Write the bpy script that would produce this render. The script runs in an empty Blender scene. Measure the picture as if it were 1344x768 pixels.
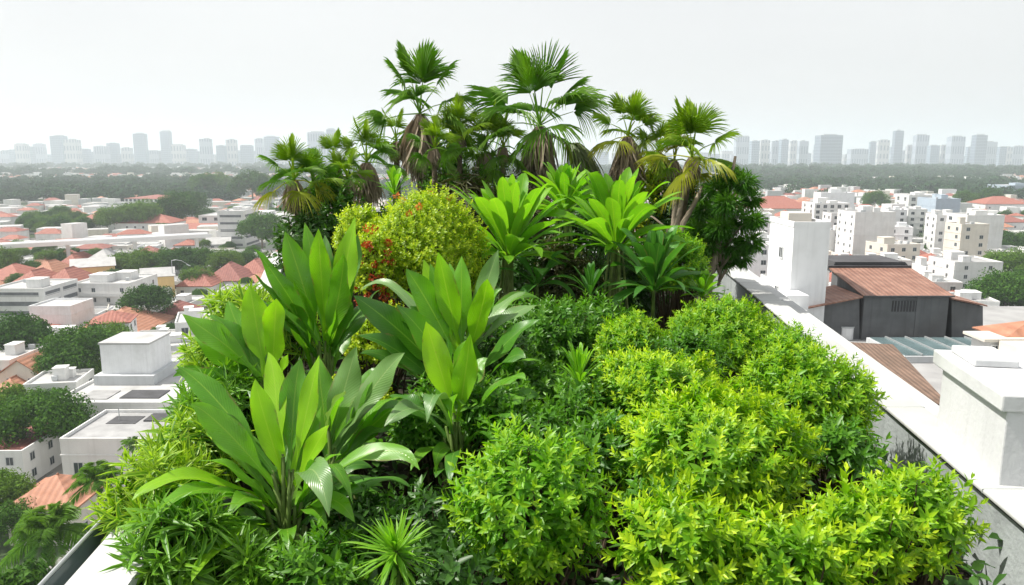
import bpy, math, random
import numpy as np
from mathutils import Vector, Matrix
R = math.radians
random.seed(7)
rng = np.random.default_rng(7)
SC = bpy.context.scene
COL = SC.collection

# ------------------------------------------------------------------ camera
CAMZ = 50.0
PITCH = R(10.15)
FPX = 1000.0            # focal length in pixels of the 1344 px wide photograph
cam_d = bpy.data.cameras.new('camera'); cam = bpy.data.objects.new('camera', cam_d); COL.objects.link(cam)
cam.location = (0, 0, CAMZ); cam.rotation_euler = (math.pi/2 - PITCH, 0, 0)
cam_d.sensor_width = 36.0; cam_d.lens = 36.0*FPX/1344.0
cam_d.clip_start = 0.1; cam_d.clip_end = 60000
SC.camera = cam

# ------------------------------------------------------------------ light
SUN_EL, SUN_AZ = R(56), R(-84)          # azimuth measured from +Y (view direction) towards +X
w = bpy.data.worlds.new('World'); SC.world = w; w.use_nodes = True
nt = w.node_tree; nt.nodes.clear()
out = nt.nodes.new('ShaderNodeOutputWorld'); bg = nt.nodes.new('ShaderNodeBackground')
sky = nt.nodes.new('ShaderNodeTexSky'); sky.sky_type = 'NISHITA'; sky.sun_disc = False
sky.sun_elevation = SUN_EL; sky.sun_rotation = SUN_AZ
sky.air_density = 1.0; sky.dust_density = 6.0; sky.ozone_density = 1.0
veil = nt.nodes.new('ShaderNodeMix'); veil.data_type = 'RGBA'
veil.inputs[0].default_value = 0.84                    # thin white overcast over the blue
veil.inputs[7].default_value = (4.7, 4.72, 4.8, 1)
tcw = nt.nodes.new('ShaderNodeTexCoord'); nzw = nt.nodes.new('ShaderNodeTexNoise'); mpw = nt.nodes.new('ShaderNodeMapping')
mpw.inputs['Scale'].default_value = (1.0, 1.0, 3.2); nzw.inputs['Scale'].default_value = 1.7; nzw.inputs['Detail'].default_value = 5
nt.links.new(tcw.outputs['Generated'], mpw.inputs[0]); nt.links.new(mpw.outputs[0], nzw.inputs['Vector'])
vc = nt.nodes.new('ShaderNodeMix'); vc.data_type = 'RGBA'; vc.inputs[6].default_value = (4.35, 4.33, 4.32, 1); vc.inputs[7].default_value = (4.95, 4.92, 4.82, 1)
mrw = nt.nodes.new('ShaderNodeMapRange'); mrw.inputs[1].default_value = 0.3; mrw.inputs[2].default_value = 0.7
nt.links.new(nzw.outputs[0], mrw.inputs[0]); nt.links.new(mrw.outputs[0], vc.inputs[0]); nt.links.new(vc.outputs[2], veil.inputs[7])
nt.links.new(sky.outputs[0], veil.inputs[6]); nt.links.new(veil.outputs[2], bg.inputs[0])
bg.inputs[1].default_value = 0.085
nt.links.new(bg.outputs[0], out.inputs[0])
sl = bpy.data.lights.new('sun', 'SUN'); sl.energy = 3.1; sl.angle = R(0.6); sl.color = (1, 0.955, 0.88)
so = bpy.data.objects.new('sun', sl); COL.objects.link(so)
sd = Vector((math.sin(SUN_AZ)*math.cos(SUN_EL), math.cos(SUN_AZ)*math.cos(SUN_EL), math.sin(SUN_EL)))
so.rotation_euler = sd.to_track_quat('Z', 'Y').to_euler(); so.location = (-60, 10, 140)
vs = SC.view_settings; vs.view_transform = 'Standard'; vs.look = 'None'; vs.exposure = 1.17; vs.gamma = 1; vs.use_curve_mapping = False
cy = SC.cycles
cy.use_denoising = True; cy.max_bounces = 7; cy.diffuse_bounces = 4; cy.glossy_bounces = 2
cy.transmission_bounces = 4; cy.transparent_max_bounces = 8; cy.volume_bounces = 2
cy.use_adaptive_sampling = True; cy.adaptive_threshold = 0.02
HAZE = 0.00020

# ------------------------------------------------------------------ pixel -> place
cp, sp = math.cos(PITCH), math.sin(PITCH)
def ray(px, py):
    a, b = (px-672)/FPX, (384-py)/FPX
    return np.array((a, cp+b*sp, -sp+b*cp))
def P(px, py, Y):
    d = ray(px, py); return np.array((0, 0, CAMZ)) + d*(Y/d[1])
def PZ(px, py, z=0.0):
    d = ray(px, py); return np.array((0, 0, CAMZ)) + d*((z-CAMZ)/d[2])
def depth(p): return p[1]*cp - (p[2]-CAMZ)*sp
def project(p):
    d = depth(p); u = p[1]*sp + (p[2]-CAMZ)*cp
    return 672+FPX*p[0]/d, 384-FPX*u/d

# ------------------------------------------------------------------ mesh helpers
def link(o, parent=None):
    COL.objects.link(o)
    if parent is not None: o.parent = parent
    return o
def mk(name, V, faces, mats, mi=None, lf=None, parent=None, smooth=False):
    """V (n,3); faces: list of int arrays (m,3)/(m,4); lf: per-vertex (n,3) data"""
    me = bpy.data.meshes.new(name)
    V = np.asarray(V, dtype=np.float32)
    arrs = [np.asarray(f, dtype=np.int32) for f in faces if len(f)]
    tot = np.concatenate([np.full(len(a), a.shape[1], dtype=np.int32) for a in arrs])
    loops = np.concatenate([a.ravel() for a in arrs])
    me.vertices.add(len(V)); me.vertices.foreach_set('co', V.ravel())
    me.loops.add(len(loops)); me.loops.foreach_set('vertex_index', loops)
    me.polygons.add(len(tot))
    st = np.zeros(len(tot), dtype=np.int32); st[1:] = np.cumsum(tot)[:-1]
    me.polygons.foreach_set('loop_start', st)
    try: me.polygons.foreach_set('loop_total', tot)
    except Exception: pass
    if mi is not None: me.polygons.foreach_set('material_index', np.asarray(mi, dtype=np.int32))
    me.polygons.foreach_set('use_smooth', np.full(len(tot), bool(smooth), dtype=bool))
    if lf is not None:
        a = me.attributes.new('lf', 'FLOAT_VECTOR', 'POINT'); a.data.foreach_set('vector', np.asarray(lf, dtype=np.float32).ravel())
    for m in (mats if isinstance(mats, (list, tuple)) else [mats]): me.materials.append(m)
    me.update(calc_edges=True); me.validate()
    return link(bpy.data.objects.new(name, me), parent)
def thing(name, label, cat, loc=(0, 0, 0), rz=0.0, group=None):
    o = bpy.data.objects.new(name, None); o.empty_display_size = 0.2
    o.location = [float(v) for v in loc]; o.rotation_euler = (0, 0, rz)
    o['label'] = label; o['category'] = cat
    if group: o['group'] = group
    return link(o)
def tag(o, label, cat, group=None):
    o['label'] = label; o['category'] = cat
    if group: o['group'] = group
    return o
def unit(v):
    v = np.asarray(v, dtype=float); return v/np.maximum(np.linalg.norm(v, axis=-1, keepdims=True), 1e-9)

class MB:
    def __init__(s): s.v, s.f, s.m = [], [], []
    def quad(s, a, b, c, d, m=0):
        n = len(s.v); s.v += [tuple(a), tuple(b), tuple(c), tuple(d)]; s.f.append((n, n+1, n+2, n+3)); s.m.append(m)
    def poly(s, pts, m=0):
        n = len(s.v); s.v += [tuple(p) for p in pts]; s.f.append(tuple(range(n, n+len(pts)))); s.m.append(m)
    def hexa(s, b, t, m=0):
        """b, t: four bottom and four top points, counter-clockwise seen from above"""
        n = len(s.v); s.v += [tuple(p) for p in b]+[tuple(p) for p in t]
        for f in ((3, 2, 1, 0), (4, 5, 6, 7), (0, 1, 5, 4), (1, 2, 6, 5), (2, 3, 7, 6), (3, 0, 4, 7)):
            s.f.append(tuple(n+i for i in f)); s.m.append(m)
    def box(s, x0, x1, y0, y1, z0, z1, m=0):
        s.hexa([(x0, y0, z0), (x1, y0, z0), (x1, y1, z0), (x0, y1, z0)], [(x0, y0, z1), (x1, y0, z1), (x1, y1, z1), (x0, y1, z1)], m)
    def tube(s, pts, rad, n=8, m=0, cap=True):
        pts = [np.asarray(p, float) for p in pts]; base = len(s.v)
        for i, p in enumerate(pts):
            t = unit(pts[min(i+1, len(pts)-1)]-pts[max(i-1, 0)])
            u = unit(np.cross(t, (0.31, 0.9, 0.2))); v = np.cross(t, u)
            r = rad[i] if hasattr(rad, '__len__') else rad
            for k in range(n):
                a = 2*math.pi*k/n; s.v.append(tuple(p + (u*math.cos(a)+v*math.sin(a))*r))
        for i in range(len(pts)-1):
            for k in range(n):
                a, b = base+i*n+k, base+i*n+(k+1) % n
                s.f.append((a, b, b+n, a+n)); s.m.append(m)
        if cap:
            s.f.append(tuple(base+(len(pts)-1)*n+k for k in range(n))); s.m.append(m)
            s.f.append(tuple(base+n-1-k for k in range(n))); s.m.append(m)
    def build(s, name, mats, parent=None, smooth=False, bevel=0):
        me = bpy.data.meshes.new(name); me.from_pydata(s.v, [], s.f)
        for m in (mats if isinstance(mats, (list, tuple)) else [mats]): me.materials.append(m)
        me.polygons.foreach_set('material_index', s.m)
        if smooth: me.polygons.foreach_set('use_smooth', [True]*len(s.f))
        me.update()
        o = link(bpy.data.objects.new(name, me), parent)
        if bevel:
            b = o.modifiers.new('bevel', 'BEVEL'); b.width = bevel; b.segments = 2; b.limit_method = 'ANGLE'
        return o

# ------------------------------------------------------------------ materials
def newmat(name):
    m = bpy.data.materials.new(name); m.use_nodes = True; t = m.node_tree; t.nodes.clear()
    o = t.nodes.new('ShaderNodeOutputMaterial'); return m, t, o
def N(t, kind, **kw):
    n = t.nodes.new(kind)
    for k, v in kw.items(): setattr(n, k, v)
    return n
def mixc(t, fac, a, b, mode='MIX'):
    n = N(t, 'ShaderNodeMix', data_type='RGBA', blend_type=mode)
    for i, v in ((0, fac), (6, a), (7, b)):
        if hasattr(v, 'node') or isinstance(v, bpy.types.NodeSocket): t.links.new(v, n.inputs[i])
        elif i == 0: n.inputs[0].default_value = v
        else: n.inputs[i].default_value = (*v, 1)
    return n.outputs[2]
def math_n(t, op, a, b=0.0, clamp=False):
    n = N(t, 'ShaderNodeMath', operation=op, use_clamp=clamp)
    for i, v in ((0, a), (1, b)):
        if isinstance(v, bpy.types.NodeSocket): t.links.new(v, n.inputs[i])
        else: n.inputs[i].default_value = v
    return n.outputs[0]
def ramp(t, fac, lo, hi):
    n = N(t, 'ShaderNodeMapRange'); n.inputs[1].default_value = lo; n.inputs[2].default_value = hi
    t.links.new(fac, n.inputs[0]); return n.outputs[0]
def noise(t, scale, detail=4, coord='Object', vec=None):
    tc = N(t, 'ShaderNodeTexCoord'); n = N(t, 'ShaderNodeTexNoise')
    n.inputs['Scale'].default_value = scale; n.inputs['Detail'].default_value = detail
    t.links.new(vec if vec is not None else tc.outputs[coord], n.inputs['Vector']); return n.outputs[0]

def leaf_mat(name, c1, c2, young, trans=0.35, rough=0.42, edge=None, veins=False, spec=0.4, tcol=None):
    """c1..c2: per-leaf variation, young: colour of new growth, edge: margin colour"""
    m, t, o = newmat(name)
    at = N(t, 'ShaderNodeAttribute', attribute_name='lf'); sx = N(t, 'ShaderNodeSeparateXYZ'); t.links.new(at.outputs['Vector'], sx.inputs[0])
    c = mixc(t, sx.outputs[0], c1, c2)
    nz = noise(t, 7.0, 3); c = mixc(t, ramp(t, nz, 0.35, 0.75), c, tuple(0.7*v for v in c1), 'MIX') if not veins else mixc(t, math_n(t, 'MULTIPLY', ramp(t, nz, 0.45, 0.8), 0.35), c, tuple(1.25*v for v in c2))
    if not veins: c = mixc(t, sx.outputs[2], c, young)
    if edge: c = mixc(t, ramp(t, sx.outputs[1], 0.45, 0.75), c, edge)
    b = N(t, 'ShaderNodeBsdfPrincipled'); b.inputs['Roughness'].default_value = rough; b.inputs['Specular IOR Level'].default_value = spec
    if veins:
        rib = math_n(t, 'SUBTRACT', 1.0, ramp(t, sx.outputs[1], 0.0, 0.07), True)
        c = mixc(t, math_n(t, 'MULTIPLY', rib, 0.55), c, young)
        ph = math_n(t, 'MULTIPLY', math_n(t, 'SUBTRACT', sx.outputs[2], math_n(t, 'MULTIPLY', sx.outputs[1], 0.17)), 190.0)
        wv = math_n(t, 'SINE', ph)
        c = mixc(t, math_n(t, 'MULTIPLY', ramp(t, wv, 0.2, 1.0), 0.06), c, young)
        bp = N(t, 'ShaderNodeBump'); bp.inputs['Strength'].default_value = 0.2; bp.inputs['Distance'].default_value = 0.004
        t.links.new(math_n(t, 'ADD', wv, math_n(t, 'MULTIPLY', rib, -2.0)), bp.inputs['Height']); t.links.new(bp.outputs[0], b.inputs['Normal'])
        br = math_n(t, 'MULTIPLY', ramp(t, noise(t, 9.0, 5), 0.52, 0.66), ramp(t, sx.outputs[1], 0.80, 0.97))
        c = mixc(t, math_n(t, 'MULTIPLY', br, 0.8), c, (0.20, 0.15, 0.05))
        sp_ = ramp(t, noise(t, 55.0, 2), 0.70, 0.76); c = mixc(t, math_n(t, 'MULTIPLY', sp_, 0.45), c, (0.22, 0.22, 0.06))
        t.links.new(ramp(t, noise(t, 16.0, 4), 0.3, 0.7), b.inputs['Roughness'])
        rg = N(t, 'ShaderNodeMapRange'); rg.inputs[3].default_value = rough-.07; rg.inputs[4].default_value = rough+.14
        t.links.new(noise(t, 16.0, 4), rg.inputs[0]); t.links.new(rg.outputs[0], b.inputs['Roughness'])
    t.links.new(c, b.inputs['Base Color'])
    tr = N(t, 'ShaderNodeBsdfTranslucent')
    t.links.new(mixc(t, 1.0, c, tcol or (1.25, 1.3, 0.55), 'MULTIPLY'), tr.inputs[0])
    mx = N(t, 'ShaderNodeMixShader'); mx.inputs[0].default_value = trans
    t.links.new(b.outputs[0], mx.inputs[1]); t.links.new(tr.outputs[0], mx.inputs[2]); t.links.new(mx.outputs[0], o.inputs[0])
    return m
def plain(name, c, rough=0.8, var=0.12, scale=1.5, stain=None, bump=0.0, spec=0.3, streak=0.0, metallic=0.0):
    m, t, o = newmat(name); b = N(t, 'ShaderNodeBsdfPrincipled')
    b.inputs['Roughness'].default_value = rough; b.inputs['Specular IOR Level'].default_value = spec; b.inputs['Metallic'].default_value = metallic
    nz = noise(t, scale, 6)
    col = mixc(t, ramp(t, nz, 0.3, 0.7), tuple(v*(1-var) for v in c), tuple(min(1, v*(1+var*0.6)) for v in c))
    if stain:
        n2 = noise(t, scale*0.35, 8); col = mixc(t, math_n(t, 'MULTIPLY', ramp(t, n2, 0.52, 0.75), 0.75), col, stain)
    if streak:
        tc = N(t, 'ShaderNodeTexCoord'); mp = N(t, 'ShaderNodeMapping'); mp.inputs['Scale'].default_value = (2.2, 2.2, 0.12)
        t.links.new(tc.outputs['Object'], mp.inputs[0]); n3 = noise(t, scale*1.4, 5, vec=mp.outputs[0])
        col = mixc(t, math_n(t, 'MULTIPLY', ramp(t, n3, 0.5, 0.78), streak), col, tuple(v*0.45 for v in c))
    t.links.new(col, b.inputs['Base Color'])
    if bump:
        bp = N(t, 'ShaderNodeBump'); bp.inputs['Strength'].default_value = bump; bp.inputs['Distance'].default_value = 0.02
        t.links.new(noise(t, scale*14, 4), bp.inputs['Height']); t.links.new(bp.outputs[0], b.inputs['Normal'])
    t.links.new(b.outputs[0], o.inputs[0]); return m
def ribbed(name, c1, c2, period, axis=0, rough=0.75, depthm=0.03):
    """corrugated or tiled roofing: ribs along one axis, patchy colour"""
    m, t, o = newmat(name); b = N(t, 'ShaderNodeBsdfPrincipled'); b.inputs['Roughness'].default_value = rough
    tc = N(t, 'ShaderNodeTexCoord'); sx = N(t, 'ShaderNodeSeparateXYZ'); t.links.new(tc.outputs['Object'], sx.inputs[0])
    wv = math_n(t, 'SINE', math_n(t, 'MULTIPLY', sx.outputs[axis], 2*math.pi/period))
    nz = noise(t, 0.9, 7)
    c = mixc(t, ramp(t, nz, 0.32, 0.68), c1, c2)
    n2 = noise(t, 6.0, 3); c = mixc(t, math_n(t, 'MULTIPLY', ramp(t, n2, 0.5, 0.8), 0.5), c, tuple(v*0.6 for v in c1))
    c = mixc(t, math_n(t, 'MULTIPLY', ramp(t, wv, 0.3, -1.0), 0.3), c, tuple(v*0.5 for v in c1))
    t.links.new(c, b.inputs['Base Color'])
    bp = N(t, 'ShaderNodeBump'); bp.inputs['Distance'].default_value = depthm; bp.inputs['Strength'].default_value = 0.8
    t.links.new(wv, bp.inputs['Height']); t.links.new(bp.outputs[0], b.inputs['Normal'])
    t.links.new(b.outputs[0], o.inputs[0]); return m
def facade(name, wall, glass, fw, fh, fill=0.55):
    """far tower cladding: rows of windows between floor bands and piers"""
    m, t, o = newmat(name); b = N(t, 'ShaderNodeBsdfPrincipled')
    tc = N(t, 'ShaderNodeTexCoord'); sx = N(t, 'ShaderNodeSeparateXYZ'); t.links.new(tc.outputs['Object'], sx.inputs[0])
    hx = math_n(t, 'ADD', sx.outputs[0], sx.outputs[1])
    fx = math_n(t, 'FRACT', math_n(t, 'MULTIPLY', hx, 1/fw)); fz = math_n(t, 'FRACT', math_n(t, 'MULTIPLY', sx.outputs[2], 1/fh))
    g = math_n(t, 'MULTIPLY', math_n(t, 'LESS_THAN', fx, fill), math_n(t, 'LESS_THAN', fz, 0.6))
    nz = noise(t, 0.03, 2); wc = mixc(t, nz, tuple(v*0.85 for v in wall), tuple(min(1, v*1.12) for v in wall))
    t.links.new(mixc(t, g, wc, glass), b.inputs['Base Color']); b.inputs['Roughness'].default_value = 0.5
    t.links.new(b.outputs[0], o.inputs[0]); return m

M = {}
M['lime'] = leaf_mat('lime_leaf', (0.13, 0.36, 0.012), (0.22, 0.47, 0.014), (0.52, 0.67, 0.025), 0.42)
M['limegreen'] = leaf_mat('fresh_green_leaf', (0.10, 0.33, 0.012), (0.19, 0.45, 0.016), (0.45, 0.64, 0.025), 0.42)
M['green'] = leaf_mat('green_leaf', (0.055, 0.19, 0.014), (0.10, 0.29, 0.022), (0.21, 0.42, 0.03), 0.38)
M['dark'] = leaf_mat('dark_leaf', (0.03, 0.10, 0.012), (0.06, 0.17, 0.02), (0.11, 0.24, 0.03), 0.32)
M['weep'] = leaf_mat('weeping_leaf', (0.05, 0.17, 0.014), (0.09, 0.26, 0.022), (0.17, 0.38, 0.03), 0.38)
M['golden'] = leaf_mat('golden_leaf', (0.26, 0.44, 0.012), (0.42, 0.57, 0.02), (0.66, 0.72, 0.03), 0.42)
M['song'] = leaf_mat('striped_leaf', (0.06, 0.23, 0.012), (0.14, 0.36, 0.018), (0.42, 0.60, 0.03), 0.38, edge=(0.36, 0.52, 0.05))
M['songgreen'] = leaf_mat('green_striped_leaf', (0.05, 0.19, 0.012), (0.10, 0.29, 0.018), (0.26, 0.46, 0.03), 0.36, edge=(0.16, 0.36, 0.03))
M['brownish'] = leaf_mat('dry_leaf', (0.06, 0.055, 0.02), (0.10, 0.12, 0.03), (0.12, 0.14, 0.035), 0.25)
M['big'] = leaf_mat('broad_leaf', (0.085, 0.26, 0.013), (0.16, 0.40, 0.02), (0.38, 0.56, 0.08), 0.44, rough=0.27, veins=True, spec=0.6)
M['bigpale'] = leaf_mat('pale_broad_leaf', (0.10, 0.22, 0.06), (0.17, 0.31, 0.09), (0.38, 0.50, 0.20), 0.30, rough=0.30, veins=True, spec=0.6)
M['bigdark'] = leaf_mat('dark_broad_leaf', (0.05, 0.17, 0.016), (0.085, 0.25, 0.022), (0.24, 0.42, 0.07), 0.36, rough=0.3, veins=True, spec=0.55)
M['bigbright'] = leaf_mat('bright_broad_leaf', (0.19, 0.45, 0.013), (0.31, 0.58, 0.018), (0.48, 0.66, 0.08), 0.5, rough=0.33, veins=True, spec=0.5)
M['strap'] = leaf_mat('strap_leaf', (0.12, 0.34, 0.015), (0.22, 0.46, 0.025), (0.40, 0.58, 0.06), 0.45, rough=0.35, veins=True)
M['strapdark'] = leaf_mat('dark_strap_leaf', (0.035, 0.14, 0.018), (0.07, 0.22, 0.03), (0.22, 0.40, 0.08), 0.33, rough=0.33, veins=True)
M['palm'] = leaf_mat('palm_frond', (0.08, 0.23, 0.02), (0.155, 0.34, 0.03), (0.28, 0.46, 0.04), 0.48, rough=0.4)
M['palmlime'] = leaf_mat('young_palm_frond', (0.13, 0.29, 0.015), (0.25, 0.42, 0.02), (0.42, 0.54, 0.03), 0.45, rough=0.4)
M['palmgold'] = leaf_mat('yellow_palm_frond', (0.22, 0.32, 0.02), (0.42, 0.44, 0.03), (0.5, 0.48, 0.04), 0.4, rough=0.45)
M['drypalm'] = leaf_mat('drying_frond', (0.05, 0.10, 0.025), (0.12, 0.14, 0.05), (0.2, 0.2, 0.08), 0.3, rough=0.5)
M['deadfrond'] = leaf_mat('dead_frond', (0.24, 0.19, 0.135), (0.44, 0.36, 0.27), (0.42, 0.34, 0.24), 0.12, rough=0.8, tcol=(1, 0.9, 0.7))
M['stem'] = plain('green_stem', (0.10, 0.16, 0.03), 0.6, 0.3, 8)
M['cane'] = plain('pale_cane', (0.20, 0.24, 0.08), 0.6, 0.35, 10)
M['twig'] = plain('brown_twig', (0.07, 0.05, 0.03), 0.9, 0.3, 9)
M['bark'] = plain('palm_bark', (0.16, 0.125, 0.09), 0.95, 0.4, 9, bump=0.9)
M['greybark'] = plain('smooth_grey_bark', (0.24, 0.20, 0.15), 0.9, 0.3, 6, bump=0.5)
M['soil'] = plain('soil', (0.03, 0.024, 0.016), 1.0, 0.5, 3, bump=0.8)
M['red_flower'] = leaf_mat('red_flower', (0.45, 0.06, 0.02), (0.62, 0.20, 0.03), (0.66, 0.32, 0.05), 0.3, tcol=(1.2, 0.8, 0.6))
M['coping'] = plain('painted_coping', (0.47, 0.48, 0.47), 0.7, 0.10, 2.0, stain=(0.32, 0.32, 0.30), bump=0.15)
M['parapet'] = plain('grey_render', (0.34, 0.37, 0.37), 0.85, 0.18, 1.8, stain=(0.19, 0.21, 0.20), bump=0.4, streak=0.45)
M['whiteledge'] = plain('white_ledge', (0.47, 0.48, 0.48), 0.75, 0.08, 1.2, stain=(0.37, 0.37, 0.36), bump=0.1)
M['joint'] = plain('dark_joint', (0.06, 0.06, 0.06), 0.9)
M['whitebox'] = plain('white_plaster', (0.75, 0.76, 0.77), 0.75, 0.05, 0.9, stain=(0.58, 0.59, 0.58), bump=0.15, streak=0.22)
M['ventwhite'] = plain('weathered_white_plaster', (0.58, 0.59, 0.60), 0.75, 0.07, 1.6, stain=(0.40, 0.41, 0.40), bump=0.2, streak=0.3)
M['white'] = plain('white_wall', (0.70, 0.70, 0.69), 0.8, 0.07, 0.4, stain=(0.58, 0.57, 0.54), streak=0.2)
M['cream'] = plain('cream_wall', (0.64, 0.60, 0.53), 0.85, 0.08, 0.4, streak=0.2)
M['yellow'] = plain('yellow_wall', (0.74, 0.53, 0.24), 0.85, 0.06, 0.5, streak=0.1)
M['palegrey'] = plain('pale_grey_wall', (0.50, 0.52, 0.53), 0.85, 0.08, 0.5, streak=0.25)
M['bluegrey'] = plain('blue_grey_wall', (0.36, 0.43, 0.50), 0.7, 0.08, 0.5)
M['greywall'] = plain('grey_concrete', (0.125, 0.13, 0.135), 0.9, 0.2, 0.8, stain=(0.09, 0.09, 0.09), bump=0.3, streak=0.4)
M['flat'] = plain('white_flat_roof', (0.43, 0.43, 0.425), 0.9, 0.14, 0.5, stain=(0.27, 0.27, 0.26))
M['flatgrey'] = plain('grey_flat_roof', (0.33, 0.33, 0.33), 0.9, 0.2, 0.5, stain=(0.18, 0.18, 0.17))
M['flatdark'] = plain('dark_flat_roof', (0.07, 0.07, 0.075), 0.8, 0.25, 0.6, stain=(0.04, 0.04, 0.04))
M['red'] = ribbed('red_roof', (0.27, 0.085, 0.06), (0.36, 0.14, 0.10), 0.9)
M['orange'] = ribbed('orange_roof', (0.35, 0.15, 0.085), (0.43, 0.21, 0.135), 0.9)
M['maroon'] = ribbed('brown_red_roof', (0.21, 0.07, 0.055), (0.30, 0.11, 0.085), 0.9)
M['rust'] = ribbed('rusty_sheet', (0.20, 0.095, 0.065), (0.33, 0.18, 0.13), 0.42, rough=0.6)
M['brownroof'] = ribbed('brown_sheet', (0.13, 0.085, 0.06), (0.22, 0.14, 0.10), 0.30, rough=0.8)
M['glass'] = plain('dark_window_glass', (0.05, 0.065, 0.075), 0.15, 0.2, 0.5, spec=0.6)
M['glassroof'] = plain('roof_glazing', (0.13, 0.19, 0.20), 0.12, 0.25, 0.4, spec=0.7)
M['railglass'] = plain('smoked_glass_panel', (0.10, 0.135, 0.14), 0.1, 0.2, 0.4, spec=0.7)
M['frame'] = plain('window_frame', (0.55, 0.56, 0.56), 0.6)
M['shadeband'] = plain('painted_balcony_shade', (0.16, 0.17, 0.18), 0.8, 0.3, 0.7)  # dark grey carries the shade of balcony recesses, which are not modelled
M['metal'] = plain('galvanised_metal', (0.4, 0.42, 0.43), 0.45, 0.1, 2, metallic=0.4)
M['crown'] = leaf_mat('tree_leaf', (0.024, 0.085, 0.010), (0.06, 0.16, 0.016), (0.10, 0.21, 0.02), 0.28, rough=0.7, spec=0.12)
M['crowndark'] = leaf_mat('evergreen_leaf', (0.016, 0.062, 0.009), (0.04, 0.12, 0.014), (0.07, 0.16, 0.018), 0.25, rough=0.7, spec=0.12)
M['woods'] = leaf_mat('woodland_leaf', (0.014, 0.055, 0.018), (0.03, 0.09, 0.026), (0.04, 0.10, 0.026), 0.12, rough=0.8, spec=0.08)
M['crownlight'] = leaf_mat('light_tree_leaf', (0.05, 0.12, 0.012), (0.10, 0.20, 0.02), (0.15, 0.26, 0.025), 0.3, rough=0.7, spec=0.12)
M['feather'] = leaf_mat('feather_palm_leaf', (0.06, 0.18, 0.02), (0.13, 0.28, 0.03), (0.26, 0.42, 0.03), 0.4, spec=0.2)
M['deck'] = plain('concrete_deck', (0.84, 0.84, 0.84), 0.8, 0.06, 0.05)
M['asphalt'] = plain('asphalt', (0.055, 0.056, 0.058), 0.9, 0.2, 0.4)
for i, (wc, gc) in enumerate((((0.40, 0.45, 0.52), (0.15, 0.21, 0.28)), ((0.28, 0.35, 0.43), (0.10, 0.16, 0.23)), ((0.52, 0.53, 0.54), (0.20, 0.25, 0.30)), ((0.20, 0.25, 0.31), (0.08, 0.12, 0.18)))):
    M['tower%d' % i] = facade('tower_cladding_%d' % i, wc, gc, (12.0, 9.0, 15.0, 11.0)[i], (60.0, 11.0, 38.0, 14.0)[i], (0.5, 0.6, 0.45, 0.7)[i])

# the ground: one sheet, town texture of grey yards, pale lots and grass
def ground_mat():
    m, t, o = newmat('town_ground'); b = N(t, 'ShaderNodeBsdfPrincipled'); b.inputs['Roughness'].default_value = 0.95
    tc = N(t, 'ShaderNodeTexCoord'); v = N(t, 'ShaderNodeTexVoronoi'); v.inputs['Scale'].default_value = 0.05; v.distance = 'MANHATTAN'
    t.links.new(tc.outputs['Object'], v.inputs['Vector'])
    sx = N(t, 'ShaderNodeSeparateColor'); t.links.new(v.outputs['Color'], sx.inputs[0])
    c = mixc(t, sx.outputs[0], (0.13, 0.13, 0.125), (0.32, 0.31, 0.29))
    g = mixc(t, noise(t, 0.3, 4), (0.03, 0.06, 0.018), (0.06, 0.10, 0.03))
    c = mixc(t, math_n(t, 'GREATER_THAN', sx.outputs[1], 0.55), c, g)
    far = noise(t, 0.004, 5); c = mixc(t, ramp(t, far, 0.5, 0.58), c, g)
    t.links.new(c, b.inputs['Base Color']); t.links.new(b.outputs[0], o.inputs[0]); return m
M['ground'] = ground_mat()

# ================================================================== SETTING
BIG = 26000
g = MB(); g.quad((-BIG, -BIG, 0), (BIG, -BIG, 0), (BIG, BIG, 0), (-BIG, BIG, 0))
gr = g.build('ground', M['ground']); gr['kind'] = 'structure'

GZ, CT = 47.1, 47.8          # planting soil and parapet top of the roof garden
# parapet lines in plan: right inner edge and left inner edge, front to back
def right_x(y): return 3.10 + (y-4.2)*(4.20-3.10)/(15.1-4.2)
def left_x(y): return -2.0-(y-3.6)*.085-max(0, y-5.5)*0.17
YB, YF = -3.0, 17.5
bt = thing('garden_building', 'tall white building whose flat roof carries the overgrown garden', 'building', (0, 7, 0))
L = lambda x, y, z: (x, y-7, z)
b = MB()
ow = 0.36
ow = 0.30
fl = [(left_x(YB)-ow, YB), (right_x(YB)+ow, YB), (right_x(YF)+ow, YF), (left_x(YF)-ow, YF)]
fl.append((left_x(5.5)-ow, 5.5)); nf_ = len(fl)
b.poly([L(x, y, 0.0) for x, y in fl][::-1]); b.poly([L(x, y, GZ-.5) for x, y in fl])
for i in range(nf_):
    p, q_ = fl[i], fl[(i+1) % nf_]; b.quad(L(*p, 0.0), L(*q_, 0.0), L(*q_, GZ-.5), L(*p, GZ-.5))
b.build('wall', M['white'], bt)
def wall_strip(x0f, x1f, z0, z1, ya=YB, yb=YF, n=12):
    b = MB(); ys = np.linspace(ya, yb, n+1)
    for i in range(n):
        a, c = ys[i], ys[i+1]
        b.hexa([L(x0f(a), a, z0), L(x1f(a), a, z0), L(x1f(c), c, z0), L(x0f(c), c, z0)], [L(x0f(a), a, z1), L(x1f(a), a, z1), L(x1f(c), c, z1), L(x0f(c), c, z1)])
    return b
pr = wall_strip(lambda y: right_x(y)+.05, lambda y: right_x(y)+.30, GZ-0.5, CT-.06, n=1).build('parapet', M['parapet'], bt)
wall_strip(lambda y: right_x(y)+.03, lambda y: right_x(y)+.052, CT-.062, CT-.035, n=1).build('joint', M['joint'], pr)
wall_strip(lambda y: right_x(y), lambda y: right_x(y)+.34, CT-.035, CT, n=1).build('coping', M['coping'], pr, bevel=.012)
pl = wall_strip(lambda y: left_x(y)-.30, lambda y: left_x(y)-.05, GZ-0.5, CT-.06).build('parapet', M['parapet'], bt)
wall_strip(lambda y: left_x(y)-.33, lambda y: left_x(y), CT-.06, CT).build('coping', M['coping'], pl)
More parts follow.
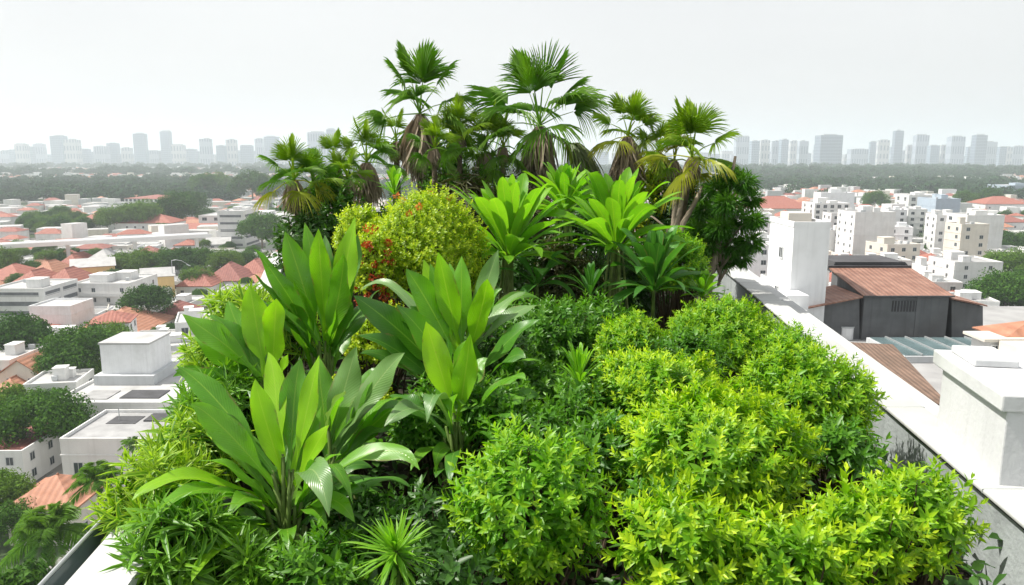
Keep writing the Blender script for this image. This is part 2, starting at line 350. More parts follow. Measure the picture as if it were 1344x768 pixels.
b = MB(); b.box(left_x(YF)-.34, right_x(YF)+.3, YF-7, YF-6.75, GZ-.5, CT); b.build('parapet', M['parapet'], bt)
for yy in np.arange(1.4, 17, 1.7):
    b = MB(); b.hexa([L(right_x(yy)-.002, yy, CT-.03), L(right_x(yy)+.343, yy, CT-.03), L(right_x(yy)+.343, yy+.008, CT-.03), L(right_x(yy)-.002, yy+.008, CT-.03)],
                     [L(right_x(yy)-.002, yy, CT+.0015), L(right_x(yy)+.343, yy, CT+.0015), L(right_x(yy)+.343, yy+.008, CT+.0015), L(right_x(yy)-.002, yy+.008, CT+.0015)])
    b.build('coping_joint', M['parapet'], pr)
# the white outer ledge beyond the right-hand parapet
LEDGE = PZ(1124, 455, CT-.1)[0]-right_x(PZ(1124, 455, CT-.1)[1])
led = wall_strip(lambda y: right_x(y)+.37, lambda y: right_x(y)+LEDGE, CT-1.6, CT-.10, -3, 19, n=1)
led.build('ledge', M['whiteledge'], bt)
for yy in (6.05, 6.22, 6.40):
    b = MB(); b.hexa([L(right_x(yy)+.42, yy, CT-.099), L(right_x(yy)+LEDGE-.02, yy+.25, CT-.099), L(right_x(yy)+LEDGE-.02, yy+.31, CT-.099), L(right_x(yy)+.42, yy+.06, CT-.099)],
                     [L(right_x(yy)+.42, yy, CT-.075), L(right_x(yy)+LEDGE-.02, yy+.25, CT-.075), L(right_x(yy)+LEDGE-.02, yy+.31, CT-.075), L(right_x(yy)+.42, yy+.06, CT-.075)])
    b.build('drip_strip', M['coping'], bt)
# soil
b = MB(); n = 14
ys = np.linspace(YB, YF, n+1)
for i in range(n):
    a, c = ys[i], ys[i+1]
    b.quad((left_x(a)-.1, a, GZ), (right_x(a)+.1, a, GZ), (right_x(c)+.1, c, GZ), (left_x(c)-.1, c, GZ))
so_ = b.build('soil', M['soil']); so_['kind'] = 'structure'

# smoked glass guard outside the left parapet
gp = thing('glass_guard', 'smoked glass guard panel running along the outside of the white coping', 'glass guard', (left_x(4)-.40, 4, CT-.22))
b = MB(); ox, oy, oz = left_x(4)-.40, 4, CT-.22
b.hexa([(left_x(1)-.46-ox, 1-oy, 0), (left_x(1)-.44-ox, 1-oy, 0), (left_x(4.6)-.44-ox, 4.6-oy, 0), (left_x(4.6)-.46-ox, 4.6-oy, 0)],
       [(left_x(1)-.46-ox, 1-oy, .215), (left_x(1)-.44-ox, 1-oy, .215), (left_x(4.6)-.44-ox, 4.6-oy, .215), (left_x(4.6)-.46-ox, 4.6-oy, .215)])
b.build('pane', M['railglass'], gp)
b = MB(); b.tube([(left_x(1)-.45-ox, 1-oy, .225), (left_x(4.6)-.45-ox, 4.6-oy, .225)], .012); b.build('top_rail', M['metal'], gp)

# white vent housing on the ledge, bottom right
fc = PZ(1308, 655, CT-.10); lc = PZ(1243, 592, CT-.10)
ax = unit((lc-fc)[:2]); rx = np.array((ax[1], -ax[0]))           # along the ledge / away from the garden
Lb = float(np.linalg.norm((lc-fc)[:2]))
top_z = P(1308, 540, fc[1])[2]
vh = thing('vent_housing', 'white plastered vent housing with overhanging slab cap standing beside the grey parapet', 'vent housing', (fc[0], fc[1], CT-.10))
def q(a, r, z): return (ax[0]*a+rx[0]*r, ax[1]*a+rx[1]*r, z)
def ob(b, a0, a1, r0, r1, z0, z1): b.hexa([q(a0, r0, z0), q(a0, r1, z0), q(a1, r1, z0), q(a1, r0, z0)], [q(a0, r0, z1), q(a0, r1, z1), q(a1, r1, z1), q(a1, r0, z1)])
hh = top_z-(CT-.10)
b = MB(); ob(b, 0, Lb+.25, 0, 1.1, -1.2, hh); b.build('body', M['ventwhite'], vh, bevel=.01)
b = MB(); ob(b, -.03, Lb+.34, -.05, 1.18, hh+.002, hh+.12); b.build('cap', M['ventwhite'], vh, bevel=.012)
b = MB(); ob(b, Lb*.78, Lb+.26, .05, .36, hh+.122, hh+.18); b.build('hatch', M['ventwhite'], vh, bevel=.012)
b = MB(); ob(b, .35, .50+Lb*.4, .55, .70, hh+.122, hh+.15); ob(b, .35, .40, .7, 1.1, hh+.122, hh+.15); b.build('upstand', M['coping'], vh)
b = MB(); ob(b, Lb*.55, Lb+.3, .55, 1.1, hh+.122, hh+.18); b.build('upstand', M['ventwhite'], vh)

# ================================================================== PLANT BUILDERS
TRI = [(0, 1, 6), (0, 6, 4), (6, 1, 2), (6, 2, 7), (4, 6, 7), (4, 7, 5), (7, 2, 3), (7, 3, 5)]
def leaf_template(w1=1.0, w2=.78, droop=.14, fold=.25):
    V = np.array([(0, 0, 0), (.5*w1, .30, fold*.5*w1), (.5*w2, .64, fold*.5*w2-droop*.35), (0, 1, -droop), (-.5*w1, .30, fold*.5*w1), (-.5*w2, .64, fold*.5*w2-droop*.35), (0, .30, .02), (0, .64, -droop*.3)])
    return V, np.array(TRI), np.array((0, 1, 1, 1, 1, 1, 0, 0.))
T_LANCE = leaf_template(); T_STRAP = leaf_template(1.0, .85, .22, .2); T_OVAL = leaf_template(1.0, .9, .1, .2)
def scatter(T, pos, dr, up, ln, wd, rnd, young):
    V, F, ac = T; n = len(pos)
    y = unit(dr); x = unit(np.cross(y, up)); z = np.cross(x, y)
    W = wd[:, None, None]; Ln = ln[:, None, None]
    P_ = pos[:, None, :] + x[:, None, :]*(V[None, :, 0:1]*W) + y[:, None, :]*(V[None, :, 1:2]*Ln) + z[:, None, :]*(V[None, :, 2:3]*np.where(np.arange(8)[None, :, None] >= 0, Ln*.6, W))
    F_ = (F[None] + (np.arange(n)*8)[:, None, None]).reshape(-1, 3)
    lf = np.empty((n, 8, 3)); lf[:, :, 0] = rnd[:, None]; lf[:, :, 1] = ac[None]; lf[:, :, 2] = young[:, None]
    return P_.reshape(-1, 3), F_, lf.reshape(-1, 3)
def rand_dirs(n):
    v = rng.normal(size=(n, 3)); return unit(v)

STYLES = {  # template, leaf length, width ratio, leaves per shoot, shoots per m2, shoot length, leaf angle base/tip, material
    'lime': (T_LANCE, .085, .36, 15, 185, .17, 80, 32, 'lime', 1.25),
    'limegreen': (T_LANCE, .085, .34, 14, 180, .16, 82, 32, 'limegreen', .8),
    'green': (T_LANCE, .10, .34, 13, 110, .20, 80, 35, 'green', .6),
    'golden': (T_OVAL, .05, .55, 10, 330, .12, 75, 35, 'golden', .8),
    'song': (T_STRAP, .25, .125, 20, 46, .17, 112, 22, 'song', .8),
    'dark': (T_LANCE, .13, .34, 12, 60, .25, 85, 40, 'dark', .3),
    'weeping': (T_STRAP, .16, .14, 26, 45, .22, 100, 30, 'dark', .5),
    'dry': (T_STRAP, .30, .10, 12, 40, .30, 120, 60, 'brownish', .3),
}
def bush(name, label, cat, cx, ytop, hw, Y, style, group=None, lump=.20, low=-.45, rzf=1.05, mat=None, dens=1.0, hmin=None, sc=1.0, upb=.55):
    T, LL, WR, nl, dn, Ls, a0, a1, mt, yg = STYLES[style]
    LL, Ls, dn = LL*sc, Ls*sc, dn/sc**2
    top = P(cx, ytop, Y); d = depth(top); Rx = hw*d/FPX
    H = top[2]-GZ; rz = min(H*.62, Rx*rzf); cen = np.array((top[0], top[1]+Rx*.35, top[2]-rz-.03)) if Y > 0 else top
    root = thing(name, label, cat, (cen[0], cen[1], GZ), group=group)
    area = 4*math.pi*((Rx*Rx+Rx*rz*2)/3)*.72
    ns = int(area*dn*dens)
    D = rand_dirs(int(ns*2.2)); D = D[D[:, 2] > low][:ns]; ns = len(D)
    nlob = 15; lobes = rand_dirs(nlob); lobes[:, 2] = np.abs(lobes[:, 2])*.8+.05; lobes = unit(lobes)
    k = np.max(np.exp(-(1-D@lobes.T)*13.0), axis=1)
    rad = 1-lump*.75+lump*1.3*k + rng.normal(0, .05, ns)+np.where(rng.random(ns) < .07, rng.uniform(.06, .20, ns), 0)
    inner = rng.random(ns) < .22; rad = np.where(inner, rad*rng.uniform(.5, .85, ns), rad)
    scl = np.array((Rx-.55*Ls, Rx-.55*Ls, rz-.6*Ls)); base = D*rad[:, None]*scl*.93
    ax_ = unit(D*np.array((1, 1, .8)) + np.array((0, 0, upb)) + rng.normal(0, .28, (ns, 3)))
    zrel = base[:, 2]/rz
    sl = Ls*rng.uniform(.6, 1.35, ns)
    t = np.linspace(.05, 1, nl)
    pos = base[:, None, :] + ax_[:, None, :]*(sl[:, None]*t[None])[:, :, None]
    u = unit(np.cross(ax_, np.array((.3, .2, 1.)))); v = np.cross(ax_, u)
    az = (np.arange(nl)*2.39996)[None]+rng.uniform(0, 6.3, ns)[:, None]+rng.normal(0, .2, (ns, nl))
    ang = np.radians(a0+(a1-a0)*t**1.3)[None]+rng.normal(0, .14, (ns, nl))
    rad_ = u[:, None]*np.cos(az)[:, :, None]+v[:, None]*np.sin(az)[:, :, None]
    dr = ax_[:, None]*np.cos(ang)[:, :, None]+rad_*np.sin(ang)[:, :, None]
    upv = ax_[:, None]*np.sin(ang)[:, :, None]-rad_*np.cos(ang)[:, :, None] + rng.normal(0, .15, (ns, nl, 3))
    ln = LL*(1.08-.55*t**2)[None]*rng.uniform(.75, 1.25, (ns, nl))*rng.uniform(.85, 1.15, ns)[:, None]
    yl = np.clip((t**2.2)[None]*yg*rng.uniform(.35, 1.1, ns)[:, None]*np.where(inner, .3, 1)[:, None]+rng.normal(0, .06, (ns, nl)), 0, 1)
    rn = np.clip(rng.uniform(0, 1, ns)[:, None]*.6+rng.uniform(0, .4, (ns, nl)), 0, 1)
    off = np.array((0, 0, cen[2]-GZ))
    Vv, Ff, lf = scatter(T, (pos+off).reshape(-1, 3), dr.reshape(-1, 3), upv.reshape(-1, 3), ln.ravel(), (ln*WR*rng.uniform(.8, 1.2, ln.shape)).ravel(), rn.ravel(), yl.ravel())
    mk('foliage', Vv, [Ff], M[mat or mt], lf=lf, parent=root, smooth=True)
    b = MB(); pick = rng.choice(ns, min(ns, 46), replace=False)
    for i in pick:
        e = base[i]+off+ax_[i]*sl[i]*.5; s = np.array((rng.normal(0, .09), rng.normal(0, .09), 0.))
        mid = s*.4+e*.6*np.array((.8, .8, .8)); b.tube([s, mid, e], [.014, .010, .004], 5)
    b.build('stem', M['twig'], root)
    return root, cen, Rx, rz

def blade(B, T, width, arch=.15, face=None, pf=.18, fold=.18, wave=.05, n=16, m=6, off=(0, 0, 0), rnd=None, gain=1.0, tipdroop=0.0, matname=None, parent=None, name='leaf', peak=.46):
    """one long leaf from B to T, arched upwards by ARCH, its upper face turned towards FACE"""
    B, T = np.asarray(B, float), np.asarray(T, float); ch = T-B; Lc = np.linalg.norm(ch)
    up = np.array((0, 0, 1.)); hd = ch*np.array((1, 1, 0)); hd = hd/max(np.linalg.norm(hd), 1e-6)
    face = np.asarray(face if face is not None else (up*.8-hd*.6), float)
    P1 = B+ch*.34+up*arch*Lc*1.0; P2 = B+ch*.76+up*arch*Lc*(1.15+tipdroop); sb = np.cross(ch, up); P1 = P1+sb*rng.normal(0, .05); P2 = P2+sb*rng.normal(0, .09)+up*Lc*rng.normal(0, .04)
    t = np.linspace(0, 1, n+1)[:, None]
    c = (1-t)**3*B+3*(1-t)**2*t*P1+3*(1-t)*t*t*P2+t**3*T
    dt = unit(3*(1-t)**2*(P1-B)+6*(1-t)*t*(P2-P1)+3*t*t*(T-P2))
    side = unit(np.cross(dt, face)); nor = np.cross(side, dt)
    s = np.clip((t[:, 0]-pf)/(1-pf), 0, 1); a = peak/(1-peak)
    prof = (s**(a*.95))*((1-s)**1.08); prof = prof/prof.max()
    hwid = np.maximum(prof*width*.5, np.where(t[:, 0] < .9, np.minimum(.010+.012*(1-t[:, 0]), width*.22), 0.0006))
    uu = np.linspace(-1, 1, m+1)
    ph = rng.uniform(0, 6.3, 2); tw = rng.normal(0, .32)
    V = np.zeros((n+1, m+1, 3)); lf = np.zeros((n+1, m+1, 3))
    rnd = rng.uniform(0, 1) if rnd is None else rnd
    for j, q_ in enumerate(uu):
        k = 1 if q_ > 0 else 0
        lift = fold*abs(q_)**1.3*hwid*(1-.8*s) + wave*width*3*np.sin(t[:, 0]*(9+3*k)+ph[k])*q_*q_*(s*(1-s)*4)
        lift = np.where(t[:, 0] < pf, .5*abs(q_)*hwid, lift) + tw*q_*hwid*s
        V[:, j] = c+side*(q_*hwid)[:, None]+nor*lift[:, None]
        lf[:, j, 0] = rnd; lf[:, j, 1] = abs(q_); lf[:, j, 2] = t[:, 0]
    idx = np.arange((n+1)*(m+1)).reshape(n+1, m+1)
    F = np.stack([idx[:-1, :-1], idx[:-1, 1:], idx[1:, 1:], idx[1:, :-1]], -1).reshape(-1, 4)
    V = V.reshape(-1, 3)-np.asarray(off)
    return mk(name, V, [F], M[matname], lf=lf.reshape(-1, 3), parent=parent, smooth=True)

def broadleaf(label, bpx, bpy, Y, leaves, group, matname='big', stems=4, fill=6, fr=.55):
    """leaves: (root px, root py, tip px, tip py, tip nearer(-)/farther(+) m, width m, arch, material or None, turned to camera 0..1)"""
    base = P(bpx, bpy, Y); base[2] = GZ
    root = thing('broadleaf_plant', label, 'broad-leaf plant', base, group=group)
    for (rx_, ry_, tx, ty, dy, wd, ar, mt, tc_) in leaves:
        B = P(rx_, ry_, Y); T = P(tx, ty, Y+dy)
        hd = (T-B)*np.array((1, 1, 0)); hd = hd/max(np.linalg.norm(hd), 1e-6)
        wd *= .86; face = (np.array((0, 0, 1.))*.75-hd*.55)*(1-tc_)+np.array((-.15, -1, .45))*tc_
        blade(B, T, wd, ar, face, off=base, matname=mt or matname, parent=root)
        b = MB(); g0 = base+np.array((rng.normal(0, .06), rng.normal(0, .06), 0))
        b.tube([g0-base, (g0*.4+B*.6)-base, B-base+unit(T-B)*.02], [.022, .018, .0125], 7); b.build('stalk', M['stem'], root, smooth=True)
    for (rx_, ry_, tx, ty, dy, wd, ar, mt, tc_) in leaves+leaves[::3]:      # younger and older leaves between
        B = P(rx_, ry_+rng.uniform(0, 25), Y+.05); k = rng.uniform(.5, .9); T = P(rx_+(tx-rx_)*k+rng.normal(0, 22), ry_+(ty-ry_)*k+rng.normal(0, 10), Y+dy+rng.uniform(.1, .4))
        hd = (T-B)*np.array((1, 1, 0)); hd = hd/max(np.linalg.norm(hd), 1e-6)
        blade(B, T, wd*rng.uniform(.6, .8), ar+.06, np.array((rng.normal(0, .3), -.3, .7))-hd*.4, off=base, matname=rng.choice(['big', 'bigdark', matname]), parent=root)
    for i in range(fill):
        a = rng.uniform(0, 2*math.pi); Lf = rng.uniform(.45, .8)*fr/.55; z0 = rng.uniform(.15, .55)
        B = base+np.array((0, 0, z0)); T = B+np.array((math.cos(a)*Lf, math.sin(a)*Lf, rng.uniform(-.1, .35)))
        blade(B, T, rng.uniform(.09, .15), .22, None, off=base, matname='bigdark' if i % 2 else matname, parent=root)
    b = MB()
    for i in range(stems):
        p0 = np.array((rng.normal(0, .09), rng.normal(0, .09), 0)); p1 = p0+np.array((rng.normal(0, .08), rng.normal(0, .08), rng.uniform(.25, .5)))
        b = MB(); b.tube([p0, p0*.5+p1*.5, p1], [.028, .024, .016], 7); b.build('cane', M['cane'], root, smooth=True)
    return root

def rosette(label, cx, cyy, Y, n, Lpx, wd, matname, e0=88, e1=-8, group=None, cat='rosette plant', name='rosette_plant', canes=0, droop=.10, curl=0.0, pf=.02, m=4, peak=.55, tilt=0.0):
    c = P(cx, cyy, Y); d = depth(c); Lm = Lpx*d/FPX
    root = thing(name, label, cat, (c[0], c[1], GZ), group=group); off = np.array((c[0], c[1], GZ))
    for i in range(n):
        s = (i+.5)/n; el = R(e0+(e1-e0)*s**.9+rng.normal(0, 5)); az = i*2.39996+rng.normal(0, .15)
        dd = np.array((math.cos(az)*math.cos(el), math.sin(az)*math.cos(el), math.sin(el)))
        dd = np.array((dd[0], dd[1]*math.cos(tilt)-dd[2]*math.sin(tilt), dd[2]*math.cos(tilt)+dd[1]*math.sin(tilt)))
        ll = Lm*rng.uniform(.82, 1.08)*(.80+.28*math.sin(math.pi*min(1, s*1.1)))
        B = c+dd*Lm*.06+np.array((0, 0, -.05*s)); T = B+dd*ll+np.array((0, 0, -droop*ll*s*1.6))
        hd = np.array((math.cos(az), math.sin(az), 0))
        blade(B, T, wd*rng.uniform(.85, 1.15), droop+.04, np.array((0, 0, 1.))*math.cos(el)*1.2-hd*math.sin(max(el, .1)), pf=pf, fold=.35, wave=.012, n=10, m=m, off=off, matname=matname, parent=root, peak=peak)
    b = MB(); h = c[2]-GZ
    if canes:
        for i in range(canes):
            b = MB(); a = rng.uniform(0, 6.3); r0 = rng.uniform(.05, .28); r1 = r0*.35
            p0 = np.array((math.cos(a)*r0, math.sin(a)*r0, 0)); p1 = np.array((math.cos(a)*r1, math.sin(a)*r1, h+.02))
            b.tube([p0, p0*.5+p1*.5+np.array((rng.normal(0, .02), rng.normal(0, .02), 0)), p1], [.022, .020, .016], 6); b.build('cane', M['cane'], root, smooth=True)
    else:
        b.tube([(0, 0, 0), (0, 0, h*.5), (0, 0, h)], [.035, .03, .02], 7); b.build('stem', M['stem'], root)
    return root

def fan_frond(C, dr, pet, rad, droop, matname, off, parent, seg=42, span=215, name='frond', rnd=None):
    """fan-palm frond: petiole from the crown point, then pleated segments with free, hanging tips"""
    dr = unit(np.asarray(dr, float)); up = np.array((0, 0, 1.))
    H = C+dr*pet+up*(-.10*pet*(1-abs(dr[2])))
    x = unit(np.cross(dr, up+np.array((1e-3, 2e-3, 0)))); z = np.cross(x, dr)
    roll = rng.normal(0, .35); x, z = x*math.cos(roll)+z*math.sin(roll), z*math.cos(roll)-x*math.sin(roll)
    V, F, Q, lf = [], [], [], []
    rnd = rng.uniform() if rnd is None else rnd
    # petiole
    for k, (p, r) in enumerate(((C, .022), (C*.5+H*.5+up*.03, .015), (H, .010))):
        for a in range(4): V.append(p+x*r*math.cos(a*math.pi/2)+z*r*.6*math.sin(a*math.pi/2)); lf.append((rnd*.5, 0, .55))
    for k in range(2):
        for a in range(4): Q.append((k*4+a, k*4+(a+1) % 4, k*4+4+(a+1) % 4, k*4+4+a))
    dphi = R(span)/seg
    for i in range(seg):
        ph = -R(span)/2+(i+.5)*dphi
        Lr = rad*(.70+.30*math.cos(ph*.75))*rng.uniform(.92, 1.06)
        def pt(r, a, lift=0.0):
            bend = droop*(max(0, r/Lr-.30)**2)*Lr*1.7*dvar
            cup = -.25*(1-math.cos(a))*r
            p = H+dr*(r*math.cos(a))+x*(r*math.sin(a))+z*(lift-cup*.25)
            side_g = abs(math.sin(a))*.10*r
            return p-up*(bend+side_g*droop)
        n0 = len(V); j = rng.normal(0, .025); dvar = rng.uniform(.6, 1.5)
        rows = ((.06, 1.0), (.36, .98), (.60, .60), (.83, .30))
        for r, wf in rows:
            hw_ = dphi*.5*wf
            V += [pt(Lr*r, ph-hw_+j*r), pt(Lr*r, ph+j*r, .016*rad*(1 if r > .1 else .2)*2), pt(Lr*r, ph+hw_+j*r)]
        V.append(pt(Lr, ph+j))
        lf += [(rnd*.6+.4*rng.uniform(), .5, r*.4) for r, _ in rows for _ in range(3)]+[(rnd, .5, .7)]
        for k in range(3):
            a = n0+k*3; Q += [(a, a+1, a+4, a+3), (a+1, a+2, a+5, a+4)]
        e = n0+9; F += [(e, e+1, n0+12), (e+1, e+2, n0+12)]
    return mk(name, np.array(V)-off, [np.array(Q), np.array(F)], M[matname], lf=np.array(lf), parent=parent)

def fan_palm(label, cx, cyy, Y, rad_px, nf, group, mats=('palm',), skirt=.0, lean=(0, 0), trunk_r=.09, e_lo=-35, pet=.55, hang=0, base_dx=0.0, az0=0.0, fans=215, cat='palm tree'):
    C = P(cx, cyy, Y); d = depth(C); rad = rad_px*d/FPX
    base = np.array((C[0]+lean[0], C[1]+lean[1], GZ))
    root = thing('fan_palm', label, cat, base, group=group)
    for i in range(nf):
        s = (i+.5)/nf; el = R(86-(86-e_lo)*s**1.05+rng.normal(0, 6)); az = az0+i*2.39996+rng.normal(0, .2)
        dr = (math.cos(az)*math.cos(el), math.sin(az)*math.cos(el), math.sin(el))
        pp = rad*pet*rng.uniform(.88, 1.12)*(.92+.1*s)
        fan_frond(C+np.array((0, 0, .05*(1-s))), dr, pp, rad*(1-pet*.48)*(1-.22*s)*rng.uniform(.9, 1.08), .12+.55*s, mats[min(len(mats)-1, int(s*len(mats)))], base, root, span=fans)
    for i in range(hang):
        az = rng.uniform(-.7, .5); el = R(rng.uniform(-30, 5))
        dr = (math.cos(az)*math.cos(el), math.sin(az)*math.cos(el), math.sin(el))
        fan_frond(C-np.array((0, 0, .1)), dr, rad*.42, rad*.62, 1.5, 'palm' if i % 2 else 'drypalm', base, root, span=150, seg=30)
    h = C[2]-GZ; b = MB(); pts, rr = [], []
    for k in range(9):
        s = k/8; p = np.array((-lean[0]*0, 0, 0))*0+np.array(((C[0]-base[0])*s**1.4, (C[1]-base[1])*s**1.4, h*s)); pts.append(p); rr.append(trunk_r*(1.25-.35*s)*(1+.05*(-1)**k))
    b.tube(pts, rr, 12); b.build('trunk', M['bark'], root, smooth=True)
    if skirt:
        n = 460; th = rng.uniform(0, 6.3, n); z0 = -rng.uniform(0, .30, n)*skirt; ln = skirt*rng.uniform(.4, .85, n)
        fl_ = .04+.50*rng.random(n)**1.2
        dr = np.stack([np.cos(th)*fl_, np.sin(th)*fl_, -np.ones(n)], 1)
        pos = np.stack([np.cos(th)*trunk_r*.9, np.sin(th)*trunk_r*.9, z0+.02], 1)+(C-base)
        V, F, lf = scatter(T_STRAP, pos, dr, np.stack([np.cos(th+rng.normal(0, 1.2, n)), np.sin(th+rng.normal(0, 1.2, n)), .2+0*th], 1), ln, .016+.022*rng.random(n), rng.random(n), rng.random(n)*.5)
        mk('dead_frond_skirt', V, [F], M['deadfrond'], lf=lf, parent=root)
    return root

def feather_palm(label, cx, cyy, Y, rad_px, nf, matname, group=None, lean=(0, 0), name='feather_palm', ground=0.0, trunk_r=.14):
    C = P(cx, cyy, Y); rad = rad_px*depth(C)/FPX; base = np.array((C[0]+lean[0], C[1]+lean[1], ground))
    root = thing(name, label, 'palm tree', base, group=group)
    for i in range(nf):
        s = (i+.5)/nf; el = R(82-75*s+rng.normal(0, 6)); az = i*2.39996+rng.normal(0, .2)
        hd = np.array((math.cos(az), math.sin(az), 0)); t = np.linspace(0, 1, 15)
        Lr = rad*rng.uniform(.9, 1.15)
        pts = C+hd*(Lr*t*math.cos(el)+0*t)[:, None]*1.0+np.outer(Lr*(t*math.sin(el)-(.45+.3*s)*t*t), (0, 0, 1))
        tg = unit(np.gradient(pts, axis=0)); nlf = 34
        tt = np.repeat(np.linspace(.12, 1, nlf), 2); sg = np.tile([1., -1.], nlf)
        pos = np.stack([np.interp(tt, t, pts[:, k]) for k in range(3)], 1); tg_ = np.stack([np.interp(tt, t, tg[:, k]) for k in range(3)], 1)
        sd_ = unit(np.cross(tg_, (0, 0, 1.)))*sg[:, None]
        dr = sd_*.8+tg_*.55+np.array((0, 0, -.22))+rng.normal(0, .07, (2*nlf, 3))
        ln = Lr*.33*np.sin(np.pi*np.clip(tt*.85+.13, 0, 1))**.7+.01
        V, F, lf = scatter(T_STRAP, pos, dr, np.tile((0, 0, 1.), (2*nlf, 1))+tg_*.2, ln, ln*.09+.01*Lr/3, np.full(2*nlf, rng.random())*.6+.4*rng.random(2*nlf), np.full(2*nlf, .3*(1-s)))
        mk('frond', V-base, [F], M[matname], lf=lf, parent=root)
    b = MB(); h = C[2]-ground
    b.tube([(0, 0, 0), ((C[0]-base[0])*.4, (C[1]-base[1])*.4, h*.5), (C[0]-base[0], C[1]-base[1], h)], [trunk_r*1.3, trunk_r, trunk_r*.8], 10); b.build('trunk', M['greybark'], root, smooth=True)
    return root

# ================================================================== THE ROOF GARDEN
# fan palms at the back
PG = 'fan palms at the back of the roof garden'
fan_palm('tall fan palm with dead frond skirt, slimmer of the two tallest', 551, 150, 14.0, 82, 12, PG, ('palm',), 1.25, e_lo=-12, trunk_r=.075, az0=.4, fans=145)
fan_palm('tallest broad fan palm with thick dead skirt and hanging brown-green fronds', 708, 166, 14.0, 98, 14, PG, ('palm',), 1.25, e_lo=-12, hang=3, trunk_r=.085, az0=1.3, fans=145)
fan_palm('short bright green fan palm with brown skirt beside the leafy clump', 481, 214, 12.2, 48, 10, PG, ('palmlime', 'palm'), .70, trunk_r=.06, e_lo=-20, fans=170)
fan_palm('low yellow-green fan palm at the outer left corner of the garden', 386, 238, 10.6, 52, 12, PG, ('palmlime', 'palm', 'palmgold'), .5, trunk_r=.05, e_lo=-50, lean=(.12, .1), fans=180)
fan_palm('small fan palm squeezed between the corner palm and the skirted short palm', 438, 216, 11.6, 38, 9, PG, ('palmlime', 'palm'), .4, trunk_r=.05, fans=180)
fan_palm('yellow-green fan palm with narrow dark skirt next to the tallest palm', 824, 180, 13.2, 52, 10, PG, ('palmlime', 'palmlime', 'palmgold'), .95, trunk_r=.075, e_lo=-20, fans=160)
fan_palm('large yellow-tinged fan palm on pale leaning stems near the dark weeping tree', 908, 208, 12.2, 68, 14, PG, ('palmlime', 'palmlime', 'palmgold'), .35, trunk_r=.06, lean=(-.28, .1), e_lo=-40, fans=180)
fan_palm('small yellowing fan palm half hidden behind the leaning palm', 864, 200, 13.4, 46, 10, PG, ('palmlime', 'palmgold'), .6, trunk_r=.06)
fan_palm('low green fan palm left of the tallest palm, over dark scrub', 637, 200, 13.6, 54, 11, PG, ('palmlime', 'palm',), .5, trunk_r=.06, e_lo=-45, fans=180)
fan_palm('dark green fan palm just right of the slim tall palm', 592, 192, 14.2, 44, 10, PG, ('palmlime', 'palm'), .4, trunk_r=.06, fans=190)
fan_palm('dark green fan palm just left of the slim tall palm', 520, 186, 14.4, 40, 9, PG, ('palmlime', 'palm'), .4, trunk_r=.06, e_lo=-50, fans=190)
rosette('bright little upright fan of strap leaves behind the flowering bush', 517, 252, 11.5, 20, 34, .08, 'strap', e1=20)
for (cx, cy_, Y, rp, nf, mt, lab) in ((603, 178, 13.5, 44, 10, ('palmlime', 'palmlime', 'palm'), 'fresh green fan palm in the middle of the leafy mass'),
        (570, 196, 13.0, 40, 9, ('palmlime', 'palm',), 'low green fan palm against the trunk of the slim tall palm'),
        (660, 194, 13.6, 42, 9, ('palmlime', 'palm',), 'green fan palm touching the left fronds of the tallest palm'),
        (412, 246, 10.9, 44, 10, ('palm', 'palmlime'), 'low green fan palm between the corner palm and the skirted short palm'),
        (456, 236, 11.3, 36, 8, ('palmlime', 'palm'), 'little fan palm at the foot of the skirted short palm'),
        (885, 212, 12.9, 42, 9, ('palmgold', 'palmlime'), 'golden fan palm tucked behind the leaning palm stems')):
    fan_palm(lab, cx, cy_, Y, rp, nf, PG, mt, .3, trunk_r=.05, e_lo=-45, fans=190)
# scrub at the back
SG = 'dark scrub below the palms'
bush('shrub', 'green scrubby shrub right under the slim tall palm', 'shrub', 585, 200, 44, 13.6, 'green', SG, dens=.9, rzf=2.2, sc=1.3)
bush('shrub', 'dense green shrub between the two tallest palms', 'shrub', 640, 206, 52, 13.4, 'green', SG, dens=.9, rzf=2.0, sc=1.3)
bush('shrub', 'dry brown shrub of hanging leaves beneath the tallest palm', 'shrub', 690, 234, 50, 13.0, 'dry', SG, rzf=1.7)
bush('shrub', 'brownish dry shrub behind the flowering bush', 'shrub', 610, 226, 45, 12.6, 'dry', SG, rzf=1.8)
bush('shrub', 'green shrub filling the gap below the skirted short palm', 'shrub', 520, 262, 45, 11.6, 'green', SG, rzf=1.3)
bush('shrub', 'olive green leafy shrub under the corner palm', 'shrub', 425, 232, 48, 10.9, 'green', SG, rzf=1.6)
bush('shrub', 'dark shrub at the foot of the corner palm', 'shrub', 400, 268, 45, 10.3, 'dark', SG, rzf=1.4)
bush('shrub', 'golden-green shrub under the yellowing palm', 'shrub', 858, 212, 36, 13.2, 'golden', SG, rzf=2.0, sc=1.5, dens=.8)
bush('shrub', 'dark shrub behind the leaning stems of the yellow-tinged palm', 'shrub', 905, 234, 56, 12.9, 'dark', SG, rzf=1.5)
bush('shrub', 'dark shrub low between the tallest palm and the bright rosettes', 'shrub', 775, 236, 50, 12.4, 'dark', SG, rzf=1.4)
bush('shrub', 'dark shrub hidden behind the canes of the bright rosettes', 'shrub', 700, 318, 62, 11.0, 'dark', SG, rzf=1.2)
bush('shrub', 'dry brown shrub between the canes of the two bright rosettes', 'shrub', 742, 322, 52, 10.5, 'dry', SG, rzf=1.3)
bush('shrub', 'dark shrub behind the canes near the lower dark rosette', 'shrub', 815, 325, 62, 11.2, 'dark', SG, rzf=1.2)
